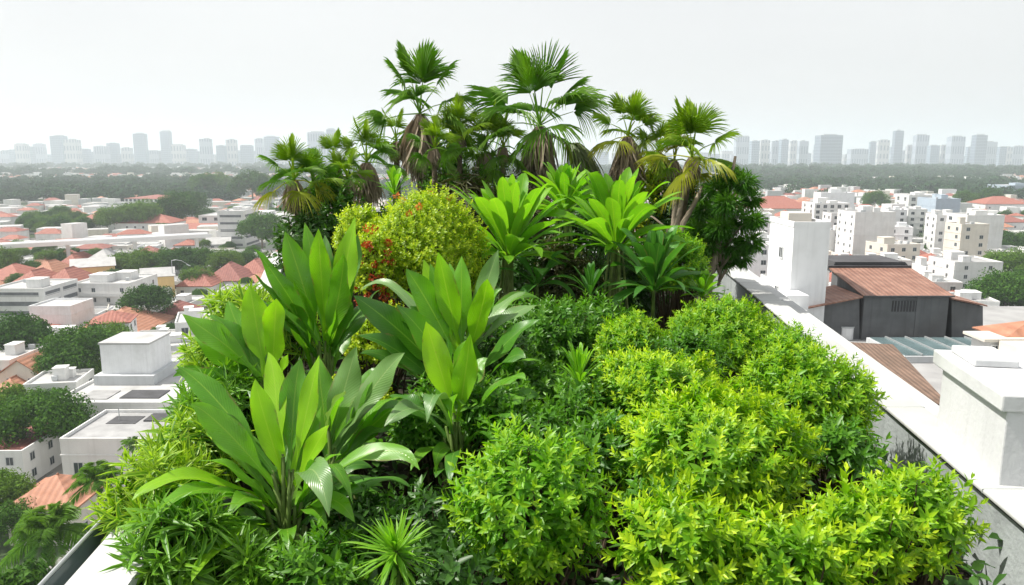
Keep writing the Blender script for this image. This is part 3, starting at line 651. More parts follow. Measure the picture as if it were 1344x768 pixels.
# weeping dark tree
def tufted_tree():
    c0 = P(958, 330, 11.8); base = np.array((c0[0]-.35, c0[1], GZ))
    root = thing('weeping_tree', 'dark green tree with drooping tufted foliage at the garden edge by the ledge', 'tree', base)
    tufts = [(955, 232, .62), (975, 240, .7), (940, 250, .6), (985, 262, .55), (955, 268, .7), (925, 275, .55), (972, 290, .75), (945, 300, .7), (985, 318, .6), (960, 322, .75), (972, 338, .5), (930, 322, .6), (915, 300, .5), (948, 345, .5), (990, 290, .45)]
    Vs, Fs, Ls_, nb = [], [], [], 0
    b = MB()
    b.tube([(0, 0, 0), (.05, 0, 1.0), (.25, 0, 2.0), (.36, 0, 2.9)], [.07, .06, .045, .02], 8)
    for (px, py, s) in tufts:
        c = P(px, py, 11.8+rng.uniform(-.35, .35))-base
        st = np.array((.2, 0, max(.8, c[2]*.72))); b.tube([st, st*.4+c*.6+np.array((0, 0, .12)), c], [.025, .016, .006], 6)
        n = int(900*s); dd = rand_dirs(n); dd[:, 2] = dd[:, 2]*.75
        p = c+dd*rng.uniform(.05, .27, n)[:, None]*s
        dr = dd+np.array((0, 0, -.15))+rng.normal(0, .3, (n, 3))
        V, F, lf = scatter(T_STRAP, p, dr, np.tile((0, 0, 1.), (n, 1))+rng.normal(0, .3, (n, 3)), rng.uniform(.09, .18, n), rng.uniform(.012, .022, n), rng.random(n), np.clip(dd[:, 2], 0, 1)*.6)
        Vs.append(V); Fs.append(F+nb); Ls_.append(lf); nb += len(V)
    mk('crown', np.concatenate(Vs), [np.concatenate(Fs)], M['weep'], lf=np.concatenate(Ls_), parent=root)
    b.build('trunk', M['greybark'], root, smooth=True)
tufted_tree()
def bare_stems():
    c = P(893, 292, 11.6); base = np.array((c[0], c[1], GZ))
    root = thing('bare_stem_tree', 'smooth pale grey multi-stem trunk leaning under the yellow-tinged palm', 'tree', base)
    for pts, r in (([(858, 380), (884, 300), (893, 268), (897, 232)], .065), ([(870, 380), (897, 292), (910, 270), (925, 240)], .05), ([(862, 380), (884, 296), (886, 262), (903, 228)], .045), ([(872, 360), (876, 300), (858, 286), (846, 280)], .022)):
        b = MB(); b.tube([P(x, y, 11.6+.12*i)-base for i, (x, y) in enumerate(pts)], [r, r*.9, r*.75, r*.5], 9); b.build('branch', M['greybark'], root, smooth=True)
bare_stems()

# bright strap-leaf rosettes on cane clusters
RG = 'bright strap-leaf rosettes on tall canes'
rosette('bright green strap-leaf rosette on tall canes beside the flowering bush', 668, 338, 10.0, 58, 112, .19, 'strap', e0=88, e1=4, group=RG, canes=16, droop=.12)
rosette('bright green strap-leaf rosette on tall canes near the leaning palm', 808, 325, 10.2, 58, 106, .19, 'strap', e0=88, e1=4, group=RG, canes=16, droop=.12)
rosette('strap-leaf rosette set back between the two bright ones', 740, 276, 11.2, 44, 66, .15, 'strap', e0=86, e1=0, group=RG, canes=10)
rosette('dark green broad strap rosette low beside the lime bush', 858, 378, 9.3, 34, 84, .18, 'strapdark', e0=86, e1=0, canes=0, droop=.16, pf=.06)
rosette('pale little rosette at the end of the parapet', 922, 386, 9.2, 24, 34, .07, 'strap', e0=86, e1=0)
rosette('small spiky fan of narrow leaves under the rosettes', 775, 384, 9.0, 18, 46, .06, 'strapdark', e0=88, e1=30)
rosette('spiky narrow-leaved rosette in front of the broad-leaf clump', 520, 722, 3.7, 96, 62, .017, 'strap', e0=88, e1=-38, droop=.03, m=2, peak=.3, tilt=.75)
rosette('pale upright leafy spike among the dark low shrubs', 760, 500, 6.2, 40, 52, .032, 'strap', e0=88, e1=30, m=2)
rosette('drooping grey-green leaf tuft beneath the bright rosette', 705, 372, 9.6, 10, 60, .17, 'strapdark', e0=50, e1=-20, droop=.25, pf=.1)

# flowering bush and golden bushes
r_, c_, Rx_, rz_ = bush('flowering_bush', 'round golden-green bush dotted with red and orange flowers', 'flowering bush', 557, 250, 83, 9.0, 'golden', lump=.12, rzf=1.2, sc=.85)
def flowers(root, c, Rx, rz, cnt=64, sx=-.9):
    for k in range(cnt):
        side = rng.random() < .92
        d = unit(np.array((sx+rng.normal(0, .2 if sx < -.5 else .5), -.5+rng.normal(0, .22), rng.uniform(-.75, .55))) if side else np.array((rng.normal(0, .5), -.3+rng.normal(0, .35), 1)))
        p = d*np.array((Rx, Rx, rz))*rng.uniform(.98, 1.12)+np.array((0, 0, c[2]-GZ)); n = 26
        dd = rand_dirs(n); V, F, lf = scatter(T_OVAL, p+dd*.02, dd, rand_dirs(n), rng.uniform(.022, .04, n), rng.uniform(.014, .024, n), rng.random(n)*(.6 if side else 1), np.full(n, 0 if side else .6))
        mk('flower', V, [F], M['red_flower'], lf=lf, parent=root)
flowers(r_, c_, Rx_, rz_)
bush('bush', 'small golden-green bush behind the upright broad leaves', 'bush', 468, 268, 36, 9.4, 'golden', rzf=1.4)
bush('bush', 'rounded fresh green bush beside the weeping tree', 'bush', 893, 304, 45, 10.4, 'limegreen', rzf=1.2, sc=.8)
r_, c_, Rx_, rz_ = bush('flowering_bush', 'small golden bush thick with red flowers left of the round one', 'flowering bush', 486, 296, 30, 8.5, 'golden', rzf=2.2, dens=.9)
flowers(r_, c_, Rx_, rz_, 44, -.1)

# lime bushes on the right and in front
LG = 'lime green bushes in the roof garden'
bush('lime_bush', 'largest lime-yellow bush, in the middle of the front row', 'bush', 950, 520, 140, 4.7, 'lime', LG, low=-.8, lump=.30, rzf=.95, sc=.88)
bush('lime_bush', 'round fresh green bush in front of the broad-leaf clumps', 'bush', 702, 584, 106, 3.95, 'limegreen', LG, low=-.8, lump=.22, sc=.92)
bush('lime_bush', 'wide lime bush just behind the largest lime bush', 'bush', 878, 468, 97, 5.9, 'lime', LG, lump=.25, mat='lime', sc=.72)
bush('lime_bush', 'big dense lime bush leaning against the parapet wall', 'bush', 1076, 458, 86, 5.9, 'limegreen', LG, lump=.2, mat='lime', sc=.8)
bush('lime_bush', 'low domed lime bush farthest along the parapet', 'bush', 958, 396, 84, 8.2, 'limegreen', LG, mat='lime', lump=.18, rzf=.8, sc=.72)
bush('lime_bush', 'small pointed lime bush beside the dark low shrubs', 'bush', 832, 412, 46, 7.3, 'limegreen', LG, mat='lime', rzf=1.3, sc=.7)
bush('lime_bush', 'small lime bush tucked between two larger ones by the parapet', 'bush', 1048, 430, 34, 7.6, 'limegreen', LG, rzf=1.2, sc=.75)
bush('lime_bush', 'bright bush in the front corner against the grey parapet', 'bush', 1222, 624, 74, 3.95, 'limegreen', LG, low=-.8, lump=.3, mat='lime', rzf=1.1)
bush('lime_bush', 'low lime bush joining the largest bush to the corner bush', 'bush', 1140, 655, 72, 3.8, 'lime', LG, low=-.8, lump=.25)
bush('lime_bush', 'yellowest lime bush right at the near edge', 'bush', 905, 662, 84, 3.6, 'lime', LG, low=-.85, lump=.3)
bush('lime_bush', 'lime bush low on the near edge below the largest bush', 'bush', 1040, 690, 92, 3.55, 'lime', LG, low=-.85, lump=.25)
# dark and mid green low shrubs between
DG = 'low green shrubs between the taller plants'
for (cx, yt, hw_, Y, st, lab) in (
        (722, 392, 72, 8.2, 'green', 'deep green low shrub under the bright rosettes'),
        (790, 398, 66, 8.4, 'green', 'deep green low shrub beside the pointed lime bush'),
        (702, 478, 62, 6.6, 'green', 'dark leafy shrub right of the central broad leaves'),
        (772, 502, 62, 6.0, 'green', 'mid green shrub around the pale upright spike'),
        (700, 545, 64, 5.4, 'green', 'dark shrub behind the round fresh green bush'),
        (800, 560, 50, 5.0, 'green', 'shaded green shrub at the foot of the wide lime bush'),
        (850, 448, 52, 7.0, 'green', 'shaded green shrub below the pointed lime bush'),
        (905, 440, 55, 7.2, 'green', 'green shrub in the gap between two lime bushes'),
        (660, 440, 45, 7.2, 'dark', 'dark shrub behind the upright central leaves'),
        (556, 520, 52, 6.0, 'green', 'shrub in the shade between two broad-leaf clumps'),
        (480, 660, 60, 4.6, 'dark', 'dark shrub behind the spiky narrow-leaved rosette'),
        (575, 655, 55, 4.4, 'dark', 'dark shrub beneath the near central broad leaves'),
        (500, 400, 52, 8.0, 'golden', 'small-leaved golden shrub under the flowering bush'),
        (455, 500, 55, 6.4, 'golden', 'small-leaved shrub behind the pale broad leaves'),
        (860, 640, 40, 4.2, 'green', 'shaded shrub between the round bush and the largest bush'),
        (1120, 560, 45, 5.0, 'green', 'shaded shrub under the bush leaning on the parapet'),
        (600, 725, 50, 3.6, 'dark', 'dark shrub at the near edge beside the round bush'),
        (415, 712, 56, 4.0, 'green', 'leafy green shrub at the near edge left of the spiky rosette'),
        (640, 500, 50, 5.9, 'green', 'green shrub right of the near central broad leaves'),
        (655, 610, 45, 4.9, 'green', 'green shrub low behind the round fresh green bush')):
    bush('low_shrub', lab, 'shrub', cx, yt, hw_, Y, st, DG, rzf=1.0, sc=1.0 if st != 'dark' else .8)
# striped-leaf hedge along the left parapet
HG = 'striped-leaf shrubs along the outer parapet'
for i, (cx, yt, hw_, Y, lab) in enumerate((
        (312, 378, 44, 7.6, 'striped-leaf shrub at the far end of the outer row'),
        (355, 398, 44, 7.2, 'striped-leaf shrub behind the tall upright broad leaves'),
        (286, 430, 46, 6.4, 'striped-leaf shrub beside the second broad-leaf clump'),
        (274, 494, 54, 5.7, 'dark striped-leaf shrub halfway along the outer row'),
        (245, 556, 52, 5.0, 'striped-leaf shrub overhanging the view of the white flat roofs'),
        (196, 606, 52, 4.5, 'brightest yellow striped-leaf shrub spilling over the coping'),
        (222, 668, 56, 4.0, 'striped-leaf shrub hanging over the near white coping'),
        (172, 648, 42, 4.35, 'yellow-green striped-leaf shrub draped right over the white coping'),
        (315, 722, 52, 4.1, 'striped-leaf shrub at the foot of the front broad leaves'))):
    bush('striped_shrub', lab, 'shrub', cx, yt, hw_, Y, 'song', HG, lump=.2, rzf=1.15, sc=.95 if i < 5 else .85, mat='songgreen' if i in (3, 6, 8) else None)

# broad-leaf clumps: every large leaf placed where the photograph shows it
BG = 'tall broad-leaf plants in clumps'
broadleaf('upright broad-leaf clump farthest back, in front of red flowers', 425, 470, 7.0, [
    (418, 455, 332, 326, -.25, .24, .05, None, .5), (410, 465, 334, 360, -.4, .25, .10, 'bigdark', .5), (420, 450, 374, 304, .1, .30, .02, None, .75),
    (428, 450, 400, 292, .25, .22, .0, 'big', .6), (428, 450, 418, 300, -.1, .22, .02, 'bigbright', .6), (432, 455, 466, 284, .1, .28, .0, 'bigbright', .75),
    (430, 465, 451, 333, -.3, .30, .03, None, .8), (432, 458, 458, 310, .3, .26, .0, 'bigdark', .5), (415, 470, 346, 400, -.5, .22, .15, 'bigdark', .2), (435, 470, 500, 380, .2, .22, .15, 'bigdark', .2)], BG)
broadleaf('broad-leaf clump with two upright bright leaves above the outer shrubs', 352, 560, 6.0, [
    (345, 500, 239, 412, -.2, .27, .10, None, .55), (348, 495, 328, 374, .1, .27, .0, 'bigbright', .85), (358, 500, 363, 392, -.15, .24, .0, 'bigbright', .8),
    (345, 530, 230, 486, -.4, .22, .12, None, .4), (362, 510, 378, 462, -.2, .16, .0, 'bigbright', .6), (340, 515, 262, 440, .2, .22, .15, 'bigdark', .3),
    (350, 540, 262, 536, -.5, .2, .16, 'bigdark', .2), (345, 500, 300, 395, .3, .22, .05, 'big', .5)], BG)
broadleaf('pale silvery broad-leaf plant leaning behind the front clump', 436, 640, 5.5, [
    (432, 590, 468, 455, .0, .27, .04, 'bigpale', .85), (438, 590, 531, 463, .1, .26, .06, 'bigpale', .7), (430, 560, 452, 514, -.4, .15, .08, 'bigpale', .5),
    (436, 610, 505, 500, .3, .24, .12, 'bigpale', .4), (430, 600, 420, 470, .3, .24, .02, 'big', .6), (440, 620, 520, 560, .2, .2, .2, 'bigdark', .1)], BG)
broadleaf('front broad-leaf clump with arching leaves, nearest the white coping', 378, 740, 4.7, [
    (375, 640, 335, 497, .05, .185, .0, 'bigbright', .9), (385, 620, 419, 466, .1, .17, .0, 'bigbright', .8), (386, 640, 432, 558, -.25, .165, .03, 'bigbright', .75),
    (362, 640, 250, 530, -.1, .20, .08, None, .55), (360, 620, 232, 480, .25, .20, .10, None, .5), (350, 660, 173, 657, -.6, .18, .22, 'bigbright', .3), (352, 665, 196, 690, -.8, .17, .22, 'big', .2),
    (355, 690, 251, 764, -.95, .17, .16, 'bigbright', .5), (386, 665, 432, 679, -.75, .21, .38, 'bigpale', .45), (392, 660, 551, 617, -.1, .19, .20, 'big', .2),
    (392, 680, 466, 686, -.5, .16, .25, 'big', .3), (380, 620, 395, 470, .35, .2, .0, 'big', .6), (372, 600, 352, 462, .4, .18, .0, 'bigbright', .6), (395, 690, 540, 640, .15, .18, .2, 'bigdark', .1),
    (365, 670, 262, 605, -.2, .16, .2, 'big', .25)], BG, stems=6)
broadleaf('central broad-leaf clump with long dark leaves sweeping to either side', 604, 560, 6.9, [
    (600, 470, 533, 353, -.1, .28, .04, None, .6), (602, 465, 556, 340, .2, .24, .0, 'bigbright', .6), (604, 460, 575, 331, -.1, .25, .0, 'bigbright', .85), (606, 465, 606, 336, .15, .26, .0, None, .7),
    (610, 465, 654, 328, .0, .25, .03, 'bigpale', .8), (590, 500, 464, 388, -.3, .32, .06, 'bigdark', .75), (590, 470, 473, 380, .5, .17, .25, 'bigpale', .1),
    (620, 500, 709, 419, -.2, .24, .06, 'bigdark', .6), (612, 470, 712, 402, .3, .19, .18, 'bigpale', .2), (612, 460, 690, 384, .5, .18, .15, 'bigpale', .2), (612, 470, 640, 366, -.35, .23, .0, 'bigbright', .8),
    (590, 520, 470, 440, -.5, .26, .1, 'bigdark', .5), (600, 500, 520, 400, -.4, .27, .05, 'bigdark', .7), (600, 470, 590, 345, .4, .24, .0, 'big', .6), (625, 520, 690, 470, -.5, .2, .15, 'bigdark', .3)], BG)
broadleaf('near central broad-leaf clump with two bright upright leaves and pale hanging ones', 600, 618, 5.8, [
    (596, 545, 559, 422, .0, .25, .0, 'bigbright', .9), (602, 555, 617, 438, -.1, .22, .0, 'bigbright', .85), (612, 560, 690, 499, -.25, .20, .25, 'big', .3), (588, 560, 504, 560, -.45, .20, .30, 'bigpale', .35),
    (592, 570, 560, 556, -.65, .19, .45, 'bigpale', .5), (612, 575, 680, 548, -.3, .2, .2, 'bigdark', .2), (600, 600, 590, 638, -.7, .15, .25, 'bigdark', .7), (614, 585, 690, 522, .1, .22, .2, 'big', .2),
    (598, 540, 640, 470, .3, .22, .05, 'big', .5), (585, 575, 510, 520, .2, .2, .2, 'bigdark', .2), (612, 590, 660, 600, -.5, .18, .3, 'bigdark', .1)], BG)

# ground cover under everything
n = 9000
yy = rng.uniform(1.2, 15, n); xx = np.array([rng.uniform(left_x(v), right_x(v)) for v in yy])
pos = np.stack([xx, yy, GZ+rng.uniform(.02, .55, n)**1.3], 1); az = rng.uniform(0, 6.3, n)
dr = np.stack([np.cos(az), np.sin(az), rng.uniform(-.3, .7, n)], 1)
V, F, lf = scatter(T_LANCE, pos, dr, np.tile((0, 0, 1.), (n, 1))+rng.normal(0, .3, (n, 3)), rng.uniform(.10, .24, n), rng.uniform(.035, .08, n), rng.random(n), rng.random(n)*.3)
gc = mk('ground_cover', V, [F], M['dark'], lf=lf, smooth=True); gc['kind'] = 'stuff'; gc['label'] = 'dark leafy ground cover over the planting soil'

# ================================================================== THE TOWN BELOW
OCC = []                    # (x, y, radius) of everything placed on the ground
LMK = []                    # (short name, px, py) landmarks for labels
_win = {}
def win_mesh(w_, h_, strip=False):
    k = (round(w_, 2), round(h_, 2), strip)
    if k not in _win:
        b = MB(); f = .08
        b.box(-w_/2-f, w_/2+f, -.08, .05, -f, 0); b.box(-w_/2-f, w_/2+f, -.10, .05, h_, h_+f)
        b.box(-w_/2-f, -w_/2, -.06, .05, 0, h_); b.box(w_/2, w_/2+f, -.06, .05, 0, h_)
        if not strip: b.box(-.03, .03, -.05, .0, 0, h_)
        b.box(-w_/2, w_/2, -.02, .04, 0, h_, 1)
        o = b.build('window', [M['frame'], M['shadeband' if strip else 'glass']]); _win[k] = o.data  # strip panels have balcony shade put into their colour, others are glazed
        bpy.data.objects.remove(o)
    return _win[k]
def windows(root, W, D, H, floors, nf, ns, side, fh=None, z0=.9, strip=False, ww=1.1, wh=1.25, faces='fs'):
    fh = fh or H/floors
    for k in range(floors):
        z = k*fh+z0
        if z+wh > H: break
        if 'f' in faces:
            for i in range(nf):
                wd = W/nf*.82 if strip else ww
                if not strip and rng.random() < .12: continue
                o = bpy.data.objects.new('window', win_mesh(wd, wh, strip)); link(o, root); o.location = (-W/2+W*(i+.5)/nf, 0, z)
        if 's' in faces:
            for i in range(ns):
                wd = D/ns*.82 if strip else ww
                if not strip and rng.random() < .12: continue
                o = bpy.data.objects.new('window', win_mesh(wd, wh, strip)); link(o, root)
                o.location = (side*W/2, D*(i+.5)/ns, z); o.rotation_euler = (0, 0, side*math.pi/2)
def house_parts(root, W, D, H, roof, wm, rm, rh=2.2, over=.5, clutter=1, balc=0):
    b = MB()
    if roof == 'flat':
        b.box(-W/2, W/2, 0, D, 0, H-.02)
        t = .22; e = .55
        for zb_ in np.arange(3.2, H-1.5, 3.2) if H > 6 else (): b.box(-W/2-.12, W/2+.12, -.12, -.001, zb_-.16, zb_+.02); b.box(-W/2-.12, -W/2-.001, 0, D, zb_-.16, zb_+.02); b.box(W/2+.001, W/2+.12, 0, D, zb_-.16, zb_+.02)
        b.box(-W/2-.03, W/2+.03, -.03, t, H, H+e); b.box(-W/2-.03, W/2+.03, D-t, D+.03, H, H+e)
        b.box(-W/2-.03, -W/2+t, t, D-t, H, H+e); b.box(W/2-t, W/2+.03, t, D-t, H, H+e)
        b.build('wall', wm, root)
        b = MB(); b.box(-W/2+.01, W/2-.01, .01, D-.01, H-.02, H+.05); r_ = b.build('roof', rm, root)
        for k in range(2*min(clutter, 1)):
            ax_, ay_ = rng.uniform(-.38, .38)*W, rng.uniform(.12, .9)*D; b = MB(); b.box(ax_-.55, ax_+.55, ay_-.4, ay_+.4, H+.25, H+1.1); b.box(ax_-.45, ax_+.45, ay_-.3, ay_+.3, H+.05, H+.249); b.build('air_conditioner', M['palegrey'], root)
        for k in range(clutter):
            s = rng.uniform(.16, .34); cw, cd, ch = W*s, D*s, rng.uniform(1.4, 2.9)
            cx_, cy_ = rng.uniform(-.3, .3)*W, rng.uniform(.3, .75)*D
            if k % 3 < 2:
                b = MB(); b.box(cx_-cw/2, cx_+cw/2, cy_-cd/2, cy_+cd/2, H+.05, H+.05+ch); b.box(cx_-cw/2-.12, cx_+cw/2+.12, cy_-cd/2-.12, cy_+cd/2+.12, H+.05+ch, H+.2+ch); b.build('stair_housing', wm, root)
            else:
                b = MB(); b.tube([(cx_, cy_, H+.05), (cx_, cy_, H+1.7)], .75, 12); b.build('water_tank', M['palegrey'], root)
    elif roof in ('hip', 'gable'):
        b.box(-W/2, W/2, 0, D, 0, H)
        x0, x1, y0, y1 = -W/2-over, W/2+over, -over, D+over; lx = (W >= D)
        ins = min(W, D)/2+over
        if roof == 'gable': ins = 0
        if lx: ra, rb = (x0+ins, D/2, H+rh), (x1-ins, D/2, H+rh)
        else: ra, rb = (0, y0+ins, H+rh), (0, y1-ins, H+rh)
        if roof == 'gable':
            o2 = .02
            if lx:
                for sx_ in (-W/2, W/2): b.poly([(sx_, 0, H), (sx_, D, H), (sx_, D/2, H+rh-.15)])
            else:
                for sy_ in (0, D): b.poly([(-W/2, sy_, H), (W/2, sy_, H), (0, sy_, H+rh-.15)])
        b.build('wall', wm, root)
        b = MB(); a_, b_, c_, d_ = (x0, y0, H), (x1, y0, H), (x1, y1, H), (x0, y1, H)
        if lx:
            b.quad(a_, b_, rb, ra); b.quad(c_, d_, ra, rb)
            if roof == 'hip': b.poly([d_, a_, ra]); b.poly([b_, c_, rb])
        else:
            b.quad(d_, a_, ra, rb); b.quad(b_, c_, rb, ra)
            if roof == 'hip': b.poly([a_, b_, ra]); b.poly([c_, d_, rb])
        if roof == 'hip': b.quad(d_, c_, b_, a_)
        r_ = b.build('roof', rm, root)
        sm = r_.modifiers.new('thick', 'SOLIDIFY'); sm.thickness = .16; sm.offset = -1
        if roof == 'hip':
            b = MB(); b.tube([np.array(ra)+(0, 0, .04), np.array(rb)+(0, 0, .04)], .14, 6); b.build('ridge', rm, r_)
    for k in range(balc):
        z = H*(k+.9)/(balc+.4)
        b = MB(); b.box(-W*.42, W*.42, -1.2, -.03, z-.15, z); b.box(-W*.42, W*.42, -1.2, -1.1, z, z+.95); b.build('balcony', wm, root)
def place_px(pl, pr, pyb, pyt, Y=None):
    pc = (pl+pr)/2
    p = PZ(pc, pyb, 0) if Y is None else P(pc, pyb, Y)
    dd = depth(p); W = (pr-pl)*dd/FPX; top = P(pc, pyt, p[1])[2]
    return p, W, top-p[2]
def bld(label, cat, short, pl, pr, pyb, pyt, D, roof='flat', wm='white', rm='flat', Y=None, rz=0.0, wins=None, name='house', rh=2.2, clutter=1, group=None, zfoot=None, balc=0, strip=False, faces='fs', wsz=(1.1, 1.25)):
    p, W, H = place_px(pl, pr, pyb, pyt, Y)
    if zfoot is not None: H += p[2]-zfoot; p[2] = zfoot
    elif Y is not None: H += p[2]; p[2] = 0
    root = thing(name, label, cat, p, rz, group)
    house_parts(root, W, D, H, roof, M[wm], M[rm], rh, clutter=clutter, balc=balc)
    if wins: windows(root, W, D, H, wins[0], wins[1], wins[2], 1 if (pl+pr)/2 < 672 else -1, strip=strip, faces=faces, ww=wsz[0], wh=wsz[1])
    OCC.append((p[0], p[1]+D/2, math.hypot(W, D)/2))
    if short: LMK.append((short, (pl+pr)/2, (pyb+pyt)/2))
    return root, W, H

# --- left of the garden, near to far
r_, W, H = bld('white flat-roofed building nearest below, single window in its plain front', 'building', 'one-window building', 86, 212, 650, 580, 13, clutter=0, rm='flatgrey', name='white_building')
windows(r_, W, 13, H, 1, 3, 0, 1, z0=H*.35, faces='f', ww=1.3, wh=2.2)
b = MB(); b.box(-W*.30, W*.02, 7.5, 11, H+.06, H+.14); b.build('skylight', M['flatdark'], r_)
b = MB(); b.box(W*.08, W*.40, 8.5, 12, H+.06, H+.3); b.build('skylight', M['flatdark'], r_)
b = MB(); b.tube([(-W*.2, 9, H+.05), (-W*.2, 9, H+2.2)], .07); b.build('vent_pipe', M['metal'], r_)
bb, W, H = bld('white block with square white penthouse on its broad grey terrace', 'building', 'white penthouse', 72, 240, 586, 532, 26, Y=127, clutter=0, rm='flat', name='white_building')
pw = 62*150/1000
b = MB(); b.box(-8.9, -8.9+pw, 13, 22, H+.06, H+7.6); b.build('penthouse', M['whitebox'], bb)
b = MB(); b.box(-9.8, -7.8+pw, 11.5, 24, H+.06, H+1.9); b.build('plinth', M['palegrey'], bb)
b = MB(); b.box(-9.1, -8.7+pw, 12.8, 22.2, H+7.6, H+7.95); b.build('penthouse_roof', M['flat'], bb)
b = MB(); b.box(-8, -3, 3, 8, H+.06, H+.2); b.build('roof_sheet', M['flatgrey'], bb)
b = MB(); b.box(-1, 6, 3.5, 8.2, H+.06, H+.22); b.build('roof_sheet', M['flatdark'], bb)
r_, W, H = bld('small white flat-roofed house cut by the picture edge, dark ribbon window', 'house', 'white edge house', -34, 34, 640, 596, 14, wins=(2, 2, 3), clutter=0, rm='maroon')
bld('house with low bright orange-red hipped roof beside feather palms', 'house', 'lowest orange roof', 12, 100, 706, 668, 9, 'hip', 'cream', 'orange', Y=92, rh=2.8, wins=(1, 3, 2))
bld('cream house with terracotta roof half hidden by dark round trees', 'house', 'terracotta house among trees', 2, 58, 528, 492, 12, 'gable', 'cream', 'orange', rh=3.2, wins=(2, 2, 3))
bld('white house beside terracotta house, its low flat roof cut by the picture edge', 'house', None, -40, 18, 522, 476, 14, wins=(2, 2, 2))
bld('low house with rounded orange roof between terracotta house and trees', 'house', None, -22, 26, 540, 520, 10, 'hip', 'cream', 'orange', rh=2.6)
bld('long low house with broad curved orange roof and white walls', 'house', 'broad orange roof', 92, 186, 452, 438, 22, 'hip', 'cream', 'orange', rh=5.0, wins=(1, 4, 3))
bld('plain white windowless block with a thin shadow line', 'building', 'plain white block', 42, 96, 442, 404, 12, wm='whitebox', clutter=0, name='white_building')
bld('white apartment building with stacked dark balcony bands at the picture edge', 'apartment building', 'banded white apartments', -10, 62, 430, 381, 18, wins=(4, 1, 2), strip=True, name='apartment_building', clutter=2)
bld('large white villa with flat roofs and square windows beside dark tree', 'house', 'large white villa', 98, 172, 413, 374, 20, wins=(3, 4, 3), clutter=2, balc=1)
bld('low white annexe running from the villa to the tree', 'house', None, 150, 184, 412, 396, 24, clutter=0)
bld('wide pale yellow gabled house under a white pyramid roof', 'house', 'wide yellow house', 100, 150, 378, 350, 13, 'gable', 'yellow', 'flat', rh=2.6, rz=.5, wins=(2, 2, 2))
bld('pale yellow house with a plain front and white arched gable roof', 'house', 'plain yellow house', 190, 229, 394, 363, 9.4, 'gable', 'yellow', 'flat', rh=2.6, rz=.42)
bld('white pyramid-roofed pavilion directly behind the wide yellow house', 'pavilion', None, 113, 146, 362, 343, 14, 'hip', 'white', 'flat', rh=4.5)
bld('white house with dark red-brown hipped roof near the outer shrubs', 'house', 'brown-red roofed house', 203, 242, 428, 414, 13, 'hip', 'white', 'maroon', rh=3, wins=(1, 3, 2))
for (pl, pr, yb, yt, D, rm, rh, lab) in (
        (0, 56, 398, 382, 22, 'red', 6, 'red hipped roof right behind the banded white apartments'),
        (48, 100, 392, 378, 20, 'red', 6, 'red hipped roof behind the plain white block and the villa'),
        (-30, 30, 380, 368, 20, 'red', 5, 'red hipped roof second back from the banded apartments'),
        (32, 74, 376, 364, 18, 'orange', 5.5, 'orange-red hipped roof left of the wide yellow house'),
        (66, 106, 366, 355, 22, 'red', 6, 'dull red hipped roof touching the wide yellow house'),
        (30, 66, 362, 352, 18, 'orange', 4.5, 'faded orange roof beyond the cluster of red roofs'),
        (232, 278, 389, 376, 16, 'red', 5, 'red hipped roof to the right of the plain yellow house'),
        (268, 318, 382, 369, 18, 'maroon', 6, 'dark red hipped roof close to the striped-leaf shrubs'),
        (306, 350, 374, 360, 18, 'red', 5, 'red roof just left of the upright broad-leaf clump'),
        (70, 92, 350, 340, 12, 'red', 3.5, 'little red roof close under the viaduct')):
    bld(lab, 'house', None, pl, pr, yb, yt, D, 'hip', 'cream' if rm == 'orange' else 'white', rm, rh=rh, wins=(1, 3, 3))
bld('white flat-roofed house between the plain yellow house and brown-red roof', 'house', None, 212, 250, 412, 400, 14, wins=(1, 3, 2), clutter=1)
# beyond the viaduct
bld('long white terrace block with row of windows and reddish roof by the wood', 'apartment building', 'long white terrace', 160, 218, 276, 261, 40, 'hip', 'white', 'maroon', rh=3, wins=(3, 9, 3), name='apartment_building', rz=-.25, wsz=(2.6, 2.2))
bld('tall white slab at the viaduct end with louvred upper floors', 'apartment building', 'louvred white slab', 288, 322, 325, 278, 26, wins=(5, 1, 1), strip=True, name='apartment_building', clutter=2)
bld('wide white complex of stacked terraces behind the louvred slab', 'apartment building', None, 262, 386, 306, 284, 40, wins=(3, 8, 3), name='apartment_building', clutter=5, wsz=(3, 2))
bld('white upper wing of the terraced complex, close to the garden palms', 'apartment building', None, 322, 392, 312, 298, 30, wins=(2, 7, 2), name='apartment_building', clutter=4, wsz=(2.4, 2))
bld('white house with domed red roof beyond the viaduct', 'house', 'domed red roof', 99, 134, 306, 293, 22, 'hip', 'white', 'red', rh=6, wins=(2, 4, 2))
bld('white two-part building with red hipped roof beyond the viaduct', 'house', 'red and white twin building', 152, 226, 310, 293, 22, 'hip', 'white', 'red', rh=5, wins=(2, 7, 2))
bld('brick-red barracks-like house in front of the louvred slab', 'house', None, 236, 290, 312, 303, 18, 'gable', 'maroon', 'red', rh=4)

